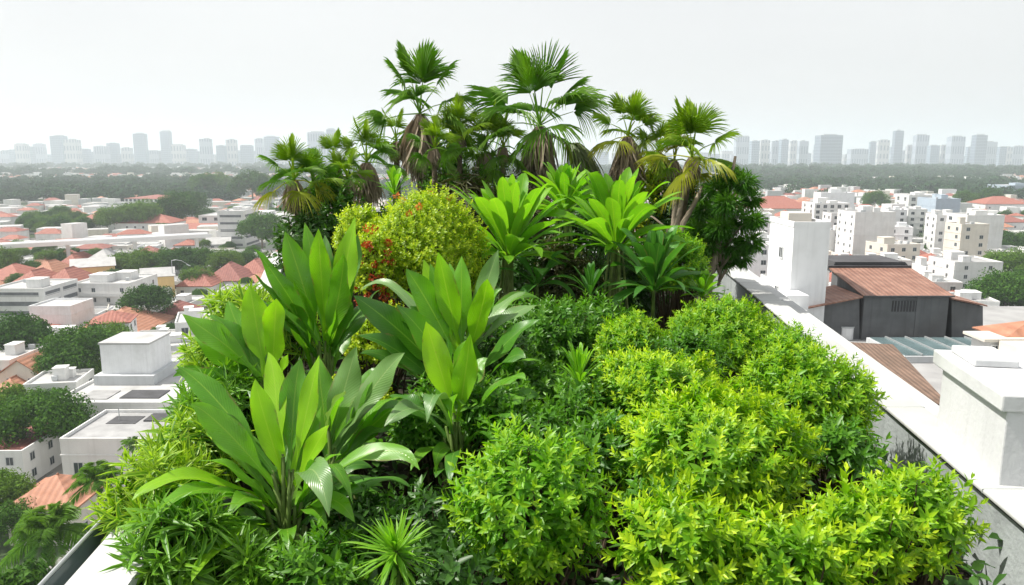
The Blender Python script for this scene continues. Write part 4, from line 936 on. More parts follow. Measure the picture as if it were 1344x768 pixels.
# --- the viaduct
def viaduct():
    za = 14.0
    A, B_ = PZ(-260, 337, za), PZ(278, 308.5, za)
    root = thing('viaduct', 'long pale concrete viaduct crossing the town below the wood', 'viaduct', (*A[:2], 0))
    a, c = A[:2], B_[:2]; dv = unit(c-a); nv = np.array((-dv[1], dv[0])); Ln = np.linalg.norm(c-a)
    def pt(s, r, z): return (dv[0]*s+nv[0]*r, dv[1]*s+nv[1]*r, z)
    def beam(nm, mt, s0, s1, r0, r1, z0, z1):
        b = MB(); b.hexa([pt(s0, r0, z0), pt(s1, r0, z0), pt(s1, r1, z0), pt(s0, r1, z0)], [pt(s0, r0, z1), pt(s1, r0, z1), pt(s1, r1, z1), pt(s0, r1, z1)]); return b.build(nm, mt, root)
    beam('deck', M['deck'], 0, Ln, 0, 9, za-1.1, za-.3); beam('parapet', M['deck'], 0, Ln, 0, .3, za-.299, za+.6); beam('parapet', M['deck'], 0, Ln, 8.7, 9, za-.299, za+.6)
    for s in np.arange(6, Ln, 26): beam('pier', M['deck'], s-.7, s+.7, 3.5, 5.5, 0, za-1.1)
    for s in np.arange(0, Ln, 9): OCC.append((a[0]+dv[0]*s+nv[0]*4.5, a[1]+dv[1]*s+nv[1]*4.5, 9))
viaduct(); LMK.append(('viaduct', 130, 316))
# road in front of the viaduct
b = MB(); A, B_, C_, D_ = PZ(-200, 352), PZ(320, 331), PZ(320, 326), PZ(-200, 345)
b.quad(*[np.array((p[0], p[1], .006)) for p in (A, B_, C_, D_)]); rd = b.build('road', M['asphalt']); rd['kind'] = 'structure'
for t in np.linspace(0, 1, 30): OCC.append((A[0]+(B_[0]-A[0])*t, A[1]+(B_[1]-A[1])*t+6, 7))
# street lamp beside the plain yellow house
p = PZ(229, 392); root = thing('street_lamp', 'thin pale street lamp with curved arm beside the plain yellow house', 'street lamp', p)
hL = P(229, 342, p[1])[2]
b = MB(); b.tube([(0, 0, 0), (0, 0, hL)], [.16, .10], 8); b.build('post', M['metal'], root)
b = MB(); b.tube([(0, 0, hL), (1.6, 0, hL+.25), (3.6, 0, hL-.1), (5.6, 0, hL-1.3)], [.1, .09, .08, .07], 8); b.build('arm', M['metal'], root)
b = MB(); b.hexa([(5.3, -.25, hL-1.5), (6.5, -.25, hL-2.0), (6.5, .25, hL-2.0), (5.3, .25, hL-1.5)], [(5.3, -.2, hL-1.3), (6.5, -.2, hL-1.8), (6.5, .2, hL-1.8), (5.3, .2, hL-1.3)]); b.build('lamp_head', M['metal'], root)

# --- right of the garden: the neighbouring block with the rust-roofed hut
NZ = P(1190, 446, 60)[2]
nb = thing('neighbour_block', 'broad white block beside the garden carrying the grey hut and glazed court', 'building', (26, 38, 0))
b = MB(); b.box(-13, 26, 0, 36, 0, NZ-.12); b.build('wall', M['white'], nb)
b = MB(); b.box(-12.98, 25.98, .02, 35.98, NZ-.12, NZ); b.build('roof', M['flatgrey'], nb)
YH = 60
def hut():
    o = P(1130, 446, YH); root = thing('grey_hut', 'grey concrete hut with rusty corrugated roof and barred window', 'hut', (o[0], o[1], NZ))
    off = np.array((o[0], o[1], NZ)); Q = lambda px, py, Y=YH: P(px, py, Y)-off
    def prism(nm, pts, Y0, Y1, mt, parent=root):
        f = [Q(x, y, Y0) for x, y in pts]
        for v in f:
            if v[2] < .12: v[2] = .0
        bk = [v+np.array((0, Y1-Y0, 0)) for v in f]; b = MB(); n = len(f)
        b.poly(f); b.poly(bk[::-1])
        for i in range(n): b.quad(f[(i+1) % n], f[i], bk[i], bk[(i+1) % n])
        return b.build(nm, mt, parent)
    fl_, fr_ = Q(1130, 388), Q(1246, 388); zt = fl_[2]; W = fr_[0]
    zb = P(1140, 353, YH+6.6)[2]-NZ
    b = MB()
    b.poly([(0, 0, 0), (W, 0, 0), (W, 0, zt), (0, 0, zt)])
    b.poly([(0, 0, 0), (0, 0, zt), (0, 6.5, zb-.1), (0, 6.5, 0)]); b.poly([(W, 0, 0), (W, 6.5, 0), (W, 6.5, zb-.1), (W, 0, zt)]); b.poly([(0, 6.5, 0), (0, 6.5, zb-.1), (W, 6.5, zb-.1), (W, 6.5, 0)])
    b.build('wall', M['greywall'], root)
    b = MB(); e = .22
    b.hexa([(-e, -.35, zt+.02-.05), (W+e, -.35, zt+.02-.05), (W+e, 6.7, zb+.02), (-e, 6.7, zb+.02)], [(-e, -.35, zt+.10-.05), (W+e, -.35, zt+.10-.05), (W+e, 6.7, zb+.10), (-e, 6.7, zb+.10)])
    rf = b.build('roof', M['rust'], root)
    b = MB(); b.tube([(-e, -.36, zt), (W+e, -.36, zt)], .07, 6); b.build('gutter', M['flatdark'], rf)
    b = MB(); b.box(-e-.05, W+e+.05, 6.6, 6.85, zb-.05, zb+.28); b.build('ridge_cap', M['flatdark'], rf)
    prism('rear_roof', [(1092, 357), (1200, 357), (1188, 344), (1096, 344)], 67.2, 72, M['flatdark'])
    wl = prism('wing', [(1062, 446), (1128, 446), (1128, 390), (1062, 403)], YH+.15, YH+5, M['greywall'])
    a, c = Q(1056, 404.5), Q(1130.5, 389.5); b = MB()
    b.hexa([a+(0, -.3, -.04), c+(0, -.3, -.04), c+(0, 5.2, -.04), a+(0, 5.2, -.04)], [a+(0, -.3, .08), c+(0, -.3, .08), c+(0, 5.2, .08), a+(0, 5.2, .08)]); b.build('wing_roof', M['rust'], root)
    prism('wing', [(1249, 446), (1290, 446), (1290, 402), (1249, 394)], YH+.3, YH+4.5, M['greywall'])
    a, c = Q(1247.5, 392), Q(1294, 401.5); b = MB()
    b.hexa([a+(0, -.2, -.03), c+(0, -.2, -.03), c+(0, 4.6, -.03), a+(0, 4.6, -.03)], [a+(0, -.2, .08), c+(0, -.2, .08), c+(0, 4.6, .08), a+(0, 4.6, .08)]); b.build('wing_roof', M['rust'], root)
    w0, w1 = Q(1170, 409), Q(1203, 395)
    wn = MB(); wn.box(w0[0], w1[0], -.03, .06, w0[2], w1[2]); wn = wn.build('window', M['flatdark'], root)
    for i in range(8):
        x = w0[0]+(w1[0]-w0[0])*(i+.5)/8; b = MB(); b.box(x-.035, x+.035, -.09, -.031, w0[2], w1[2]); b.build('bar', M['greywall'], wn)
    for x0, x1 in ((0, .12), (W*.62, W*.66)): pc = MB(); pc.box(x0, x1, -.05, -.002, 0, zt-.1); pc.build('pilaster', M['greywall'], root)
hut(); LMK.append(('rust-roofed hut', 1185, 395))
def rel_box(root, nm, pl, pr, pyb, pyt, Y, D, mt, zb=None, bevel=0):
    a, c = P(pl, pyb, Y), P(pr, pyt, Y); o = np.array(root.location)
    b = MB(); b.box(a[0]-o[0], c[0]-o[0], Y-o[1], Y+D-o[1], (zb if zb is not None else a[2])-o[2], c[2]-o[2]); return b.build(nm, M[mt], root, bevel=bevel)
def tower():
    a, c = P(1033, 430, 60), P(1090, 298, 60)
    root = thing('stair_tower', 'plain white stair tower rising beside the rust-roofed hut', 'stair tower', ((a[0]+c[0])/2, 60, NZ)); o = np.array(root.location)
    rel_box(root, 'wall', 1033, 1090, 440, 298, 60, 5.6, 'whitebox', zb=NZ)
    x0, x1 = a[0]-o[0], c[0]-o[0]; zt = c[2]-NZ
    b = MB(); b.box(x0-.02, x1+.02, -.02, .2, zt+.002, zt+.4); b.box(x0-.02, x1+.02, 5.4, 5.62, zt+.002, zt+.4); b.box(x0-.02, x0+.18, .2, 5.4, zt+.002, zt+.4); b.box(x1-.18, x1+.02, .2, 5.4, zt+.002, zt+.4); b.build('parapet', M['whitebox'], root)
    b = MB(); b.box(x0+.18, x1-.18, .2, 5.4, zt+.002, zt+.1); b.build('roof', M['flatgrey'], root)
    b = MB(); b.box(x0+.5, x0+2.4, 2.6, 4.6, zt+.1, zt+.9); b.build('roof_hatch', M['cream'], root)
    for (yy, z) in ((2.4, zt-2.7), (2.9, zt-6.0)):
        o_ = bpy.data.objects.new('window', win_mesh(.7, .8)); link(o_, root); o_.location = (x0, yy, z); o_.rotation_euler = (0, 0, -math.pi/2)
    rel_box(root, 'annexe', 1030, 1062, 430, 388, 57.5, 2.4, 'whitebox', zb=NZ)
    b = MB(); b.box(x0-6, x0-.05, -4, 6, 0, 3.2); b.build('annexe', M['white'], root)
tower(); LMK.append(('white stair tower', 1050, 360))
cr = thing('glazed_court', 'low roof of greenish glass panels in front of the grey hut', 'glass roof', (*P(1225, 455, 54)[:2], NZ)); o = np.array(cr.location)
a, c = PZ(1186, 468, NZ+.5), PZ(1268, 443, NZ+.5)
b = MB(); b.box(a[0]-o[0], c[0]-o[0]+1.2, a[1]-o[1], c[1]-o[1], .02, .5); b.build('kerb', M['palegrey'], cr)
b = MB(); b.box(a[0]-o[0]+.2, c[0]-o[0]+1, a[1]-o[1]+.2, c[1]-o[1]-.2, .502, .56); gl = b.build('pane', M['glassroof'], cr)
for t in np.linspace(.14, .86, 5):
    x = a[0]-o[0]+.2+(c[0]-a[0]+.8)*t; b = MB(); b.box(x-.05, x+.05, a[1]-o[1]+.15, c[1]-o[1]-.15, .562, .66); b.build('glazing_bar', M['metal'], cr)
sh = thing('brown_shed', 'brown corrugated shed roof below the white ledge', 'shed', (*P(1165, 490, 47)[:2], NZ)); o = np.array(sh.location)
p1, p2, p3, p4 = P(1090, 448, 50), P(1172, 452, 50), P(1245, 530, 40.5), P(1120, 530, 40.5)
b = MB(); pts = [p4-o, p3-o, p2-o, p1-o]; b.hexa([q_-(0, 0, .12) for q_ in pts], pts); b.build('roof', M['brownroof'], sh)
b = MB(); b.hexa([np.array((q_[0]*.97, q_[1]*.97, 0)) for q_ in pts], [np.array((q_[0]*.97, q_[1]*.97, q_[2]-.13)) for q_ in pts]); b.build('wall', M['greywall'], sh)
wt = thing('white_drum', 'small round white drum between ledge and grey hut', 'drum', (*PZ(1109, 444, NZ)[:2], NZ))
b = MB(); b.tube([(0, 0, 0), (0, 0, .95)], .62, 16); b.build('body', M['whitebox'], wt, smooth=False); b = MB(); b.tube([(0, 0, .952), (0, 0, 1.05)], .66, 16); b.build('lid', M['palegrey'], wt)
wb = thing('white_roof_house', 'white flat-topped roof house with step-down terrace right of the glazed court', 'house', (*P(1310, 480, 46)[:2], NZ))
rel_box(wb, 'wall', 1296, 1440, 482, 449, 46, 1.9, 'white', zb=NZ); rel_box(wb, 'roof', 1292, 1444, 449, 445.5, 45.8, 2.3, 'cream')
rel_box(wb, 'wall', 1330, 1440, 500, 456, 44, 1.7, 'cream', zb=NZ); rel_box(wb, 'terrace', 1286, 1440, 480, 474, 44.6, 1.1, 'whitebox')
o = np.array(wb.location)
b = MB(); a = P(1318, 445, 46.2)-o; c = P(1440, 445, 46.2)-o; t_ = P(1352, 420, 47.6)-o; t2 = P(1450, 420, 47.6)-o
b.quad(a, c, t2, t_); b.poly([a, t_, (a[0], t_[1]+2, a[2])]); rr_ = b.build('red_roof', M['orange'], wb); sm = rr_.modifiers.new('t', 'SOLIDIFY'); sm.thickness = .1
for px in (1304, 1314): 
    o_ = bpy.data.objects.new('window', win_mesh(.45, .7)); link(o_, wb); q_ = P(px, 468, 46)-o; o_.location = q_

# --- right: towers of flats and houses farther out
S_ = 'apartment building'
def rb(*a, **k): return bld(*a, **dict(dict(name='apartment_building'), **k))
rb('twin-faced white tower block with a dark seam, right of the stair tower', S_, 'seamed white tower', 1116, 1170, 356, 280, 16, wins=(8, 0, 3), clutter=3, rz=.06, faces='s', zfoot=0, rm='flatgrey')
rb('white block with a tall top box and rows of small windows behind stair tower', S_, 'small-windowed block', 1066, 1112, 318, 268, 20, wins=(7, 5, 2), clutter=2, wsz=(2, 1.8))
rb('pale windowless upper slab rising behind the seamed tower', S_, None, 1074, 1118, 305, 254, 12, wm='whitebox', clutter=1)
rb('white block with three dark balcony bands between the seamed tower and far tower', S_, 'dark-banded white block', 1178, 1222, 316, 280, 18, wins=(5, 1, 1), strip=True, clutter=2)
rb('broad white tower with a plain front and balconies down its side', S_, 'broad plain tower', 1262, 1312, 352, 284, 16, wins=(7, 0, 2), faces='s', clutter=3, rz=.05, wsz=(2.4, 1.6))
rb('white block with stained flat top below the broad plain tower', S_, 'stained white block', 1247, 1310, 404, 346, 16, wins=(5, 2, 2), clutter=3, rm='flatgrey')
rb('curved-looking low white wall block beside the rust-roofed hut', S_, None, 1165, 1216, 368, 345, 12, clutter=0, wm='palegrey')
rb('small white block joining the hut to the stained white block', S_, None, 1212, 1240, 385, 352, 14, clutter=1)
rb('white square block with cream roof before the dark wood', S_, 'square block by the wood', 1191, 1229, 282, 257, 24, wins=(3, 3, 2), clutter=1, wsz=(3.5, 3))
rb('pale blue-white block with a stepped top', S_, 'pale blue block', 1224, 1256, 312, 262, 22, wm='bluegrey', clutter=2)
rb('pale blue-grey modern block at the picture edge near the wood', S_, None, 1322, 1362, 262, 244, 40, wm='bluegrey', clutter=2, wins=(3, 3, 1), strip=True)
rb('white house row with red hipped roof at the right picture edge', 'house', 'edge red roof', 1292, 1352, 282, 268, 30, roof='hip', rm='red', rh=6, name='house', wins=(2, 5, 2))
rb('white terraced house with red-brown roof right of the broad plain tower', 'house', None, 1312, 1350, 310, 292, 24, roof='hip', rm='maroon', rh=4, name='house', wins=(2, 3, 2))
rb('white flat house at the picture edge below the broad plain tower', 'house', None, 1322, 1366, 352, 330, 18, name='house', wins=(2, 3, 2), rm='flat')
rb('long red hipped roof right beyond the dark weeping tree', 'house', 'long red roof', 985, 1066, 290, 274, 34, roof='hip', rm='red', rh=9, name='house')
rb('short red hipped roof in front of the long red roof', 'house', None, 1018, 1054, 300, 288, 20, roof='hip', rm='red', rh=6, name='house', wins=(1, 3, 2))
rb('white low buildings with arcade at the foot of the stair tower', S_, None, 986, 1030, 420, 392, 16, wins=(2, 4, 2), clutter=2, Y=150)
rb('white stepped block seen past the weeping tree', S_, None, 980, 1022, 360, 316, 18, wins=(6, 3, 2), clutter=2)
bld('white flat house with grey top between trees, below the edge house', 'house', None, 1300, 1345, 376, 362, 14, clutter=1, wins=(1, 3, 2))

# ================================================================== TREES OF THE TOWN
QT = [(0, 1, 2, 3)]
def crown_data(n_clump, per, seed, flat=.75, leaf=.13):
    """leaf clumps through an uneven crown of unit radius: verts, quads, lf"""
    r = np.random.default_rng(seed)
    d = unit(r.normal(size=(n_clump, 3))); d[:, 2] = np.abs(d[:, 2])*1.1-.25
    cc = d*(r.uniform(.25, .88, n_clump)**.6)[:, None]*np.array((1, 1, flat)); cr_ = r.uniform(.18, .36, n_clump)
    n = n_clump*per; ci = np.repeat(np.arange(n_clump), per)
    e = unit(r.normal(size=(n, 3))); p = cc[ci]+e*(cr_[ci]*r.uniform(.72, 1.08, n))[:, None]
    nrm = unit(e+r.normal(0, .45, (n, 3))); a = unit(np.cross(nrm, r.normal(size=(n, 3)))); b_ = np.cross(nrm, a)
    s = leaf*r.uniform(.6, 1.3, n)[:, None]; q_ = r.uniform(.45, .8, n)[:, None]
    V = np.stack([p-a*s, p-b_*s*q_, p+a*s, p+b_*s*q_], 1).reshape(-1, 3)
    F = (np.arange(n)*4)[:, None]+np.arange(4)
    rn = np.clip(r.uniform(0, 1, n_clump)[ci]*.7+r.uniform(0, .3, n), 0, 1)
    lf = np.stack([rn, 0*rn, r.uniform(0, .6, n)], 1).repeat(4, 0)
    return V, F, lf
CROWNS, TRUNKS = [], []
for s_ in range(6):
    V, F, lf = crown_data(70, 210, 100+s_, .7 if s_ < 4 else .95, .036)
    o_ = mk('crown', V, [F], M[('crowndark', 'crown', 'crownlight')[s_ % 3]], lf=lf); CROWNS.append(o_.data); bpy.data.objects.remove(o_)
b = MB(); b.tube([(0, 0, 0), (.05, .02, .6), (.0, .0, 1.05)], [.07, .05, .03], 8)
for a_ in range(5):
    an = a_*1.257+.3; b.tube([(0, 0, .65+.05*a_), (math.cos(an)*.25, math.sin(an)*.25, .95+.04*a_), (math.cos(an)*.55, math.sin(an)*.55, 1.2+.03*a_)], [.035, .025, .01], 6)
o_ = b.build('trunk', M['greybark']); TRUNK = o_.data; bpy.data.objects.remove(o_)
TREES = []
def tree(x, y, r, h=None, label=None, short=None, v=None, group=None):
    """crown radius r, total height h"""
    h = h or r*2.1; rt = thing('tree', label or '', 'tree', (x, y, 0), rng.uniform(0, 6.3), group)
    v = rng.integers(0, 6) if v is None else v
    c = bpy.data.objects.new('crown', CROWNS[v]); link(c, rt); fl_ = .7 if v < 4 else .95
    c.scale = (r*1.12, r*1.12, r*1.12); c.location = (0, 0, h-r*fl_*1.15)
    t_ = bpy.data.objects.new('trunk', TRUNK); link(t_, rt); t_.scale = (r*.8, r*.8, (h-r*fl_*.9)/1.05)
    OCC.append((x, y, r*.8))
    if short: LMK.append((short, project((x, y, h*.7))[0], project((x, y, h*.7))[1]))
    if not label: TREES.append((rt, v, r, h))
    return rt
def tree_px(px, pyc, rpx, label=None, short=None, v=None, drop=.62):
    """crown centred on the pixel; trunk foot found on the ground"""
    foot = PZ(px, pyc+rpx*1.05, 0); r = rpx*depth(foot)/FPX
    return tree(foot[0], foot[1]+r*.3, r, r*1.95, label, short, v)
tree_px(48, 562, 54, 'big round dark tree between white edge house and white building with one window', 'big round tree', 1)
tree_px(8, 540, 40, None)
tree_px(22, 452, 42, 'broad dark tree in front of the banded white apartments', 'broad dark tree', 0)
tree_px(100, 470, 46, 'dense round tree right below the long orange roof', None, 1)
tree_px(138, 452, 32, None); tree_px(66, 490, 30, None); tree_px(128, 492, 26, None)
tree_px(192, 401, 30, 'round dark tree at the foot of the large white villa', 'round villa tree', 3)
tree_px(2, 345, 24, None); tree_px(-12, 660, 44, None); tree_px(14, 690, 34, None)
for (x, y, r) in ((160, 348, 16), (186, 346, 18), (214, 344, 18), (240, 345, 17), (268, 344, 16), (296, 345, 17), (322, 342, 14), (60, 342, 12), (84, 343, 11), (112, 343, 10), (342, 305, 22), (362, 308, 16), (172, 292, 10), (150, 288, 16), (182, 284, 18), (204, 283, 14), (140, 292, 12), (232, 276, 20), (250, 270, 16), (268, 242, 15), (285, 240, 13), (330, 246, 18), (350, 246, 16), (222, 284, 14), (80, 290, 10), (66, 286, 9), (212, 302, 8), (256, 366, 14), (150, 368, 12), (300, 395, 12), (60, 326, 9)): tree_px(x, y, r*1.3)
for (x, y, r) in ((1322, 392, 30), (1345, 398, 26), (1296, 398, 14), (1240, 306, 20), (1226, 314, 14), (1252, 318, 12), (1326, 352, 22), (1340, 372, 18), (1318, 322, 16), (1300, 262, 12), (1268, 262, 12), (1150, 262, 12), (1205, 330, 10)): tree_px(x, y, r*1.3)
# feather palms bottom left (tall, close below)
feather_palm('dark feather palm with wide arching fronds, its crown low and near', 66, 700, 52, 66, 26, 'feather')
feather_palm('bright yellow-green feather palm close beside the outer shrubs', 128, 632, 62, 44, 22, 'feather')
feather_palm('small feather palm sprouting behind the white building with one window', 174, 585, 100, 22, 16, 'feather', trunk_r=.2)
def hedge_top():
    c = P(30, 764, 48); root = thing('round_shrub_tree', 'clipped-looking dense green treetop at the bottom picture corner', 'tree', (c[0], c[1], 0))
    V, F, lf = crown_data(60, 90, 77, .5, .07); mk('crown', V*3.2+np.array((0, 0, c[2]-1.2)), [F], M['crown'], lf=lf, parent=root)
    b = MB(); b.tube([(0, 0, 0), (0, 0, c[2]-1)], [.3, .15], 8); b.build('trunk', M['greybark'], root)
hedge_top()

# ================================================================== FILL OF HOUSES AND TREES
def free(x, y, r):
    for (a, c, s) in OCC:
        if (a-x)**2+(c-y)**2 < (r+s)**2*.72: return False
    return True
WORDS = {1: 'single-storey', 2: 'two-storey', 3: 'three-storey', 4: 'four-storey', 5: 'five-storey', 6: 'six-storey', 7: 'seven-storey', 8: 'eight-storey'}
GEN = []
def gen_house(x, y, side, dist):
    near = dist < 330
    if side < 0:
        typ = rng.choice(['flat', 'hip', 'gable'], p=[.66, .26, .08]); fl_ = int(rng.choice([1, 2, 3], p=[.3, .5, .2]))
    else:
        typ = rng.choice(['flat', 'hip'], p=[.76, .24]); fl_ = int(rng.choice([2, 3, 5, 7], p=[.36, .34, .2, .10])) if typ == 'flat' else 2
        if dist > 520 and typ == 'flat': fl_ = min(fl_, 4)
    if side < 0 and 190 < dist < 420: fl_ = 1
    W, D = rng.uniform(9, 17), rng.uniform(9, 15); H = fl_*3.2
    wm = rng.choice(['white', 'white', 'whitebox', 'cream', 'palegrey'], p=[.42, .2, .2, .12, .06]); rm = {'flat': rng.choice(['flat', 'flat', 'flatgrey']), 'hip': rng.choice(['red', 'orange', 'maroon'], p=[.5, .14, .36]), 'gable': rng.choice(['red', 'orange', 'maroon', 'flat'])}[typ]
    rz = rng.normal(0, .12)+(.2 if side < 0 else -.12)
    if not free(x, y+D/2, max(W, D)*.5): return False
    if y < 105 and side < 0 and not near: return False
    root = thing('house' if fl_ < 4 else 'apartment_building', '', 'house' if fl_ < 4 else 'apartment building', (x, y, 0), rz)
    house_parts(root, W, D, H, typ, M[str(wm)], M[str(rm)], rh=rng.uniform(2.2, 3.6), clutter=0 if side < 0 and 190 < dist < 420 else int(rng.integers(1, 3)) if near or fl_ > 3 else int(rng.integers(0, 2)))
    if dist < 420: windows(root, W, D, H, fl_, max(2, int(W/4.2)), 2, -side, ww=1.5, wh=1.4)
    elif fl_ > 3: windows(root, W, D, H, fl_, 2, 1, -side, strip=True, wh=1.5)
    OCC.append((x, y+D/2, max(W, D)*.5))
    wn = {'white': 'white', 'whitebox': 'bright white', 'cream': 'cream', 'palegrey': 'pale grey'}[str(wm)]
    rn = {'red': 'red', 'orange': 'orange', 'maroon': 'brown-red', 'flat': 'white', 'flatgrey': 'grey'}[str(rm)]
    GEN.append((root, '%s %s %s with %s %s roof' % (wn, WORDS[fl_], 'house' if fl_ < 4 else 'block', rn, {'flat': 'flat', 'hip': 'hipped', 'gable': 'gabled'}[typ]), (x, y, H*.7)))
    return True
nh, ntree = 0, 0
cands = []
for k in range(9000):
    side = -1 if rng.random() < .56 else 1
    dist = 105+(900-105)*rng.random()**.72 if side < 0 else 200+(900-200)*rng.random()**.8
    px = rng.uniform(-45, 420) if side < 0 else rng.uniform(955, 1390)
    d0 = ray(px, 384); x = d0[0]/d0[1]*dist
    cands.append((dist, x, side))
cands.sort()
def woods(x, y):      # soft mask of groves
    return math.sin(x*.021+1.3)+math.sin(y*.017+x*.009)+math.sin((x+y)*.031+2.)
for dist, x, side in cands:
    wv = woods(x, dist)
    if wv > 1.15 and ntree < 150:
        r = rng.uniform(4.0, 7.5) if not (side < 0 and 250 < dist < 400) else rng.uniform(2, 3.2)
        if free(x, dist, r*.55): tree(x, dist, r, r*rng.uniform(1.6, 2.2)); ntree += 1
    elif nh < 225:
        if gen_house(x, dist, side, dist): nh += 1
        elif ntree < 150 and rng.random() < .25:
            r = rng.uniform(2.2, 4.0)
            if free(x, dist, r*.6): tree(x, dist, r, r*2.1); ntree += 1

# beyond: uncountable low roofs and woods
def far_houses():
    cols = ['white', 'white', 'whitebox', 'palegrey', 'cream', 'flat', 'red', 'orange', 'maroon']
    Vs, Fs, mi = [], [], []; nb = 0
    box = np.array([(0, 1, 5, 4), (1, 2, 6, 5), (2, 3, 7, 6), (3, 0, 4, 7), (4, 5, 6, 7)])
    k = 0; hi = 0
    while k < 4200:
        hi += 1
        if hi > 60000: break
        Y = 420+2900*rng.random()**1.5; px = rng.uniform(-200, 1540); x = (px-672)/FPX*Y
        inner = 430 < px < 940
        if not inner and Y < 900 and not free(x, Y, 7): continue
        if belt(x, Y) and rng.random() < .965: continue
        W, D, H = rng.uniform(7, 17), rng.uniform(7, 14), rng.choice([3.5, 6, 7, 9, 13], p=[.25, .3, .25, .15, .05]); a = rng.normal(.1, .3); ca, sa = math.cos(a), math.sin(a)
        if not inner and Y < 900: OCC.append((x, Y, 8))
        c4 = np.array([(-W/2, -D/2), (W/2, -D/2), (W/2, D/2), (-W/2, D/2)]); c4 = np.stack([c4[:, 0]*ca-c4[:, 1]*sa+x, c4[:, 0]*sa+c4[:, 1]*ca+Y], 1)
        V = np.concatenate([np.c_[c4, np.zeros(4)], np.c_[c4, np.full(4, H)]]); Vs.append(V); Fs.append(box+nb); wm_ = int(rng.integers(0, 5)); mi += [wm_]*4+[5]; nb += 8
        if H < 8 and rng.random() < .5:      # hipped roof
            m4 = c4.mean(0); e4 = m4+(c4-m4)*1.08; r1 = m4+np.array((ca, sa))*W*.2; r2 = m4-np.array((ca, sa))*W*.2; rhh = rng.uniform(1.8, 3)
            V = np.concatenate([np.c_[e4, np.full(4, H+.05)], [[*r1, H+rhh], [*r2, H+rhh]]]); Vs.append(V)
            Fs.append(np.array([(0, 1, 4, 5), (2, 3, 5, 4), (1, 2, 4, 4), (3, 0, 5, 5)])+nb); mi += [int(rng.choice([6, 6, 7, 8, 8]))]*4; nb += 6
        k += 1
    F = np.concatenate(Fs); mi = np.array(mi)
    tri = F[:, 2] == F[:, 3]
    o_ = mk('distant_houses', np.concatenate(Vs), [F[~tri], F[tri][:, :3]], [M[c] for c in cols], mi=np.concatenate([mi[~tri], mi[tri]])); o_['kind'] = 'stuff'; o_['label'] = 'far-off sea of low white and red roofed houses in the haze'
BELTS = [(-1, 1010, 520, 330), (-1, 1900, 900, 260), (1, 1350, 900, 520), (1, 2300, 1200, 420), (1, 1050, 260, 160), (-1, 3000, 2000, 160), (0, 1800, 900, 500)]
def belt(x, Y):
    """wooded belts, wider on the right-hand side"""
    w_ = 120*math.sin(x*.006)+60*math.sin(x*.017+1)
    if x < -.06*Y: return (820+w_*.5 < Y < 1420+w_) and not (-.36*Y < x < -.29*Y and Y < 1050) or (1900+w_ < Y < 2150+w_) or 3000 < Y < 3250
    if x > .06*Y: return (930+w_ < Y < 1500+w_) or (1680+w_*1.5 < Y < 2750+w_)
    return (1000 < Y < 2600)
far_houses()
def far_woods():
    Vs, Fs, Ls_ = [], [], []; nb = 0; V0, F0, L0 = crown_data(14, 13, 5, .8, .15)
    V1, F1, L1 = crown_data(13, 13, 9, .8, .16); n = 0; tries = 0
    while n < 6500 and tries < 200000:
        tries += 1
        Y = 800+2500*rng.random()**1.25; px = rng.uniform(-160, 1500); x = (px-672)/FPX*Y
        b_ = belt(x, Y)
        if not b_ and rng.random() > .05: continue
        if 430 < px < 940 and rng.random() < .5: continue
        if Y < 900 and not b_: continue
        r = rng.uniform(6, 13)*(1+.5*(Y > 1700)); Vq, Fq, Lq = (V0, F0, L0) if n % 2 else (V1, F1, L1)
        a = rng.uniform(0, 6.3); ca, sa = math.cos(a), math.sin(a)
        Vv = np.stack([Vq[:, 0]*ca-Vq[:, 1]*sa, Vq[:, 0]*sa+Vq[:, 1]*ca, Vq[:, 2]*.9], 1)*r+np.array((x, Y, r*rng.uniform(.45, .9)))
        Lk = Lq.copy(); Lk[:, 0] = np.clip(Lk[:, 0]*.5+rng.random()*.5, 0, 1)
        Vs.append(Vv); Fs.append(Fq+nb); Ls_.append(Lk); nb += len(Vq); n += 1
    o_ = mk('distant_woods', np.concatenate(Vs), [np.concatenate(Fs)], M['woods'], lf=np.concatenate(Ls_)); o_['kind'] = 'stuff'; o_['label'] = 'hazy belt of dark woodland crossing the plain'
far_woods()

# ================================================================== SKYLINE
SKY_L = [(0, 8, 197), (8, 18, 196), (18, 32, 188), (34, 42, 192), (43, 56, 188), (64, 81, 177), (82, 99, 182), (99, 114, 195), (122, 138, 191), (139, 152, 187), (158, 170, 193), (174, 189, 174), (192, 207, 197), (209, 221, 171), (224, 239, 189), (243, 255, 195), (261, 275, 181), (283, 294, 190), (296, 309, 182), (315, 330, 190), (334, 344, 181), (346, 363, 178), (366, 380, 190), (384, 398, 194), (403, 425, 172), (428, 439, 168), (446, 458, 190)]
SKY_R = [(967, 984, 178), (987, 998, 184), (999, 1011, 183), (1014, 1024, 184), (1026, 1036, 182), (1038, 1048, 184), (1050, 1062, 184), (1070, 1077, 189), (1078, 1107, 176), (1118, 1140, 195), (1143, 1152, 185), (1154, 1168, 183), (1170, 1182, 192), (1176, 1187, 170), (1192, 1202, 190), (1204, 1220, 176), (1222, 1234, 190), (1236, 1250, 190), (1250, 1268, 178), (1271, 1280, 192), (1282, 1297, 176), (1290, 1311, 185), (1313, 1322, 192), (1318, 1330, 192), (1331, 1345, 191)]
